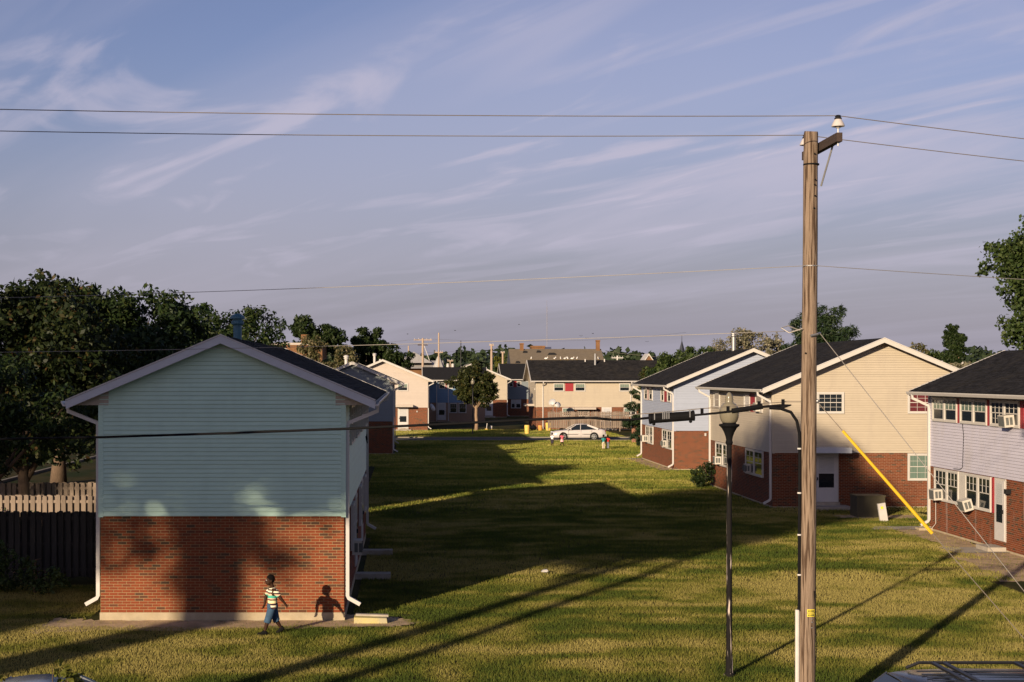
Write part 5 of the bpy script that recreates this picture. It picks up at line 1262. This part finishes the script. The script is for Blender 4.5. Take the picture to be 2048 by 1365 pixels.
def person(label, loc_, rz, J, sc, vox, shirt, pants, shoe, skin=SKIN, hair=HAIR, skirt=False, group=None, long_pants=False):
    """J: joints in a body frame facing -x, metres for a 1.33 m child; built as one continuous body plus clothes"""
    t = thing('person', label, 'person', loc_, rz, group); t.scale = (sc, sc, sc)
    b = MB(); c = b.cap; V_ = Vector
    hd, nk, ch, hp = V_(J['head']), V_(J['neck']), V_(J['chest']), V_(J['hip'])
    b.ball(hd+V_((.008,0,.018)), (.096,.080,.100), 16, 12)           # skull
    b.ball(hd+V_((-.035,0,-.045)), (.062,.060,.068), 14, 10)           # jaw and cheeks
    c(hd+V_((-.090,0,-.005)), hd+V_((-.108,0,-.030)), .010, .016, 8)     # nose
    b.ball(hd+V_((-.085,0,-.068)), (.020,.030,.014), 10, 6)             # mouth
    for sy in (-1, 1): b.ball(hd+V_((.012,sy*.082,-.012)), (.020,.012,.032), 8, 6)   # ears
    c(nk, hd+V_((.012,0,-.05)), .044, .042)
    b.ball(ch, (.088,.135,.13), 14, 10); b.ball((ch+hp)/2, (.078,.112,.14), 14, 10); b.ball(hp, (.088,.120,.10), 14, 10)
    c(nk-V_((0,0,.05)), ch, .06, .08)
    for sd in ('L', 'R'):
        sh, el, wr, hn = (V_(J[k+sd]) for k in ('sho', 'elb', 'wri', 'han'))
        c(ch+V_((0,(sh-ch).y*.5,.07)), sh, .055, .048); c(sh, el, .046, .038); c(el, wr, .038, .026); 
        d = (hn-wr).normalized(); side = d.cross(V_((1,0,0)) if abs(d.x) < .8 else V_((0,0,1))).normalized(); up_ = d.cross(side)
        pm = wr+d*.045; c(wr, pm+d*.02, .021, .026); 
        for k in range(4):                                                  # fingers
            o_ = side*(.024-.016*k); ln = (.034,.040,.038,.028)[k]; p0 = pm+d*.03+o_; p1 = p0+d*ln*.6+up_*.006; p2 = p1+d*ln*.4+up_*.02
            c(p0, p1, .0085, .008, 6); c(p1, p2, .008, .007, 6)
        c(wr+d*.02+side*.018, wr+d*.045+side*.045+up_*.006, .010, .009, 6); c(wr+d*.045+side*.045+up_*.006, wr+d*.07+side*.048+up_*.016, .009, .007, 6)
        th, kn, an = (V_(J[k+sd]) for k in ('thi', 'kne', 'ank'))
        c(hp+V_((0,(th-hp).y*.5,0)), th, .075, .072); c(th, kn, .070, .046); c(kn, kn.lerp(an,.35), .046, .048); c(kn.lerp(an,.35), an, .048, .028); c(an, an+V_(J['toe'+sd])*.5, .030, .026)
    body = remeshed('body', b, vox, skin, t)
    b = MB(); b.ball(hd+V_((.014,0,.030)), (.102,.087,.100), 16, 12); hr = remeshed('hair', b, vox*1.3, hair, t)
    # trim the hair cap so that the face stays bare
    keep = MB()
    me = hr.data; n0 = len(me.vertices)
    import bmesh
    bm = bmesh.new(); bm.from_mesh(me)
    kill = [v_ for v_ in bm.verts if (v_.co.z-hd.z) < -.035+max(0, -(v_.co.x-hd.x)-.0)*1.35]
    bmesh.ops.delete(bm, geom=kill, context='VERTS'); bm.to_mesh(me); bm.free()
    for sy in (-1, 1):
        b = MB(); b.ball(hd+V_((-.083,sy*.032,.004)), (.012,.015,.010), 8, 6); ey = b.build('eye', EYE, t, smooth=True)
        b = MB(); b.ball(hd+V_((-.094,sy*.032,.004)), (.004,.007,.007), 8, 6); b.build('pupil', M['black'], ey, smooth=True)
    b = MB(); b.ball(hd+V_((-.104,0,-.068)), (.006,.024,.008), 8, 6); b.build('mouth', LIP, t, smooth=True)
    # shirt
    b = MB(); hem = hp+V_((0,0,-.04))
    b.tube([hem, hem.lerp(ch,.35), ch+V_((0,0,.0)), ch+V_((0,0,.09)), nk+V_((0,0,-.025))], [.135,.125,.125,.115,.062], 18, squash=.86)
    for sd in ('L', 'R'):
        sh, el = V_(J['sho'+sd]), V_(J['elb'+sd]); c(ch+V_((0,(sh-ch).y*.5,.06)), sh, .075, .066); b.tube([sh, sh.lerp(el,.45), sh.lerp(el,.68)], [.062,.062,.066], 12)
    remeshed('shirt', b, max(vox*1.4, .008), shirt, t, it=2)
    b = MB()
    if skirt: b.tube([hp+V_((0,0,.05)), hp+V_((0,0,-.06)), hp+V_((0,0,-.22))], [.12,.14,.19], 16)
    else:
        b.tube([hp+V_((0,0,.08)), hp, hp+V_((0,0,-.07))], [.118,.128,.11], 16)
        for sd in ('L', 'R'):
            th, kn, an = V_(J['thi'+sd]), V_(J['kne'+sd]), V_(J['ank'+sd])
            if long_pants: b.tube([th+V_((0,0,.03)), th.lerp(kn,.6), kn, kn.lerp(an,.93)], [.092,.08,.066,.062], 14)
            else: b.tube([th+V_((0,0,.03)), th.lerp(kn,.5), kn.lerp(an,-.02), kn.lerp(an,.12)], [.094,.088,.080,.082], 14)
    remeshed('shorts' if not long_pants else 'trousers', b, max(vox*1.4, .008), pants, t, it=2)
    for sd in ('L', 'R'):
        an, to = V_(J['ank'+sd]), V_(J['toe'+sd]); b = MB(); c = b.cap; c(an+V_((.03,0,-.015)), an+to, .042, .034, 10); c(an+V_((.01,0,.02)), an+to*.4, .040, .040, 10)
        remeshed('shoe', b, .012, shoe, t, it=2)
    return t
WALK = dict(head=(-.055,0,1.225), neck=(-.005,0,1.085), chest=(.0,0,.93), hip=(.0,0,.63),
  shoL=(.035,-.135,1.01), elbL=(.155,-.19,.83), wriL=(.245,-.20,.72), hanL=(.285,-.20,.66),
  shoR=(-.03,.135,1.01), elbR=(-.115,.20,.82), wriR=(-.15,.17,.66), hanR=(-.18,.16,.60),
  thiL=(-.035,-.07,.57), kneL=(-.13,-.075,.315), ankL=(-.195,-.08,.075), toeL=(-.135,-.01,-.02),
  thiR=(.03,.07,.57), kneR=(.10,.075,.315), ankR=(.215,.075,.125), toeR=(-.10,.0,-.085))
STAND = dict(head=(-.02,0,1.225), neck=(.0,0,1.085), chest=(.0,0,.93), hip=(.0,0,.63),
  shoL=(0,-.135,1.01), elbL=(.01,-.18,.80), wriL=(-.03,-.18,.64), hanL=(-.04,-.18,.57),
  shoR=(0,.135,1.01), elbR=(.01,.18,.80), wriR=(-.03,.18,.64), hanR=(-.04,.18,.57),
  thiL=(0,-.07,.57), kneL=(-.01,-.07,.32), ankL=(.0,-.075,.07), toeL=(-.12,-.01,-.03),
  thiR=(0,.07,.57), kneR=(.0,.07,.32), ankR=(.01,.075,.07), toeR=(-.12,.01,-.03))
person('boy in a striped shirt and denim shorts striding past the brick gable', (-3.02, 32.45, float(gz(-3, 32.4))), R(16), WALK, 1.0, .007, SHIRT, DENIM, SHOE)
cl = lambda n_, c_: pmat(n_, c_, .9, .12, 8)
kids = [('child in a white shirt and dark shorts, nearest the car bonnet', (1104.5, 893), R(60), STAND, .82, cl('white_cotton',(.72,.66,.66)), cl('dark_cotton',(.03,.025,.035)), False, False),
        ('child in a pink top and skirt skipping on the lawn by the car', (1124, 892.5), R(200), WALK, .82, cl('pink_cotton',(.50,.10,.14)), cl('pale_pink_cotton',(.72,.42,.42)), True, False),
        ('child in a teal shirt and pale trousers by the car boot', (1207, 899.5), R(-70), STAND, .85, cl('teal_cotton',(.03,.22,.22)), cl('beige_cotton',(.50,.42,.30)), False, True),
        ('child in a red shirt and grey trousers by the car boot', (1215.5, 899), R(-100), STAND, .82, cl('red_cotton',(.50,.035,.03)), cl('grey_cotton',(.15,.16,.19)), False, True)]
for lab, (px_, py_), rz_, J_, sc_, sh_, pa_, sk_, lp_ in kids:
    Y = 2900*CAMZ/(py_-750); person(lab, ((px_-815)*Y/2900, Y, 0), rz_, J_, sc_, .016, sh_, pa_, SHOE, skirt=sk_, long_pants=lp_, group='children playing on the far lawn')
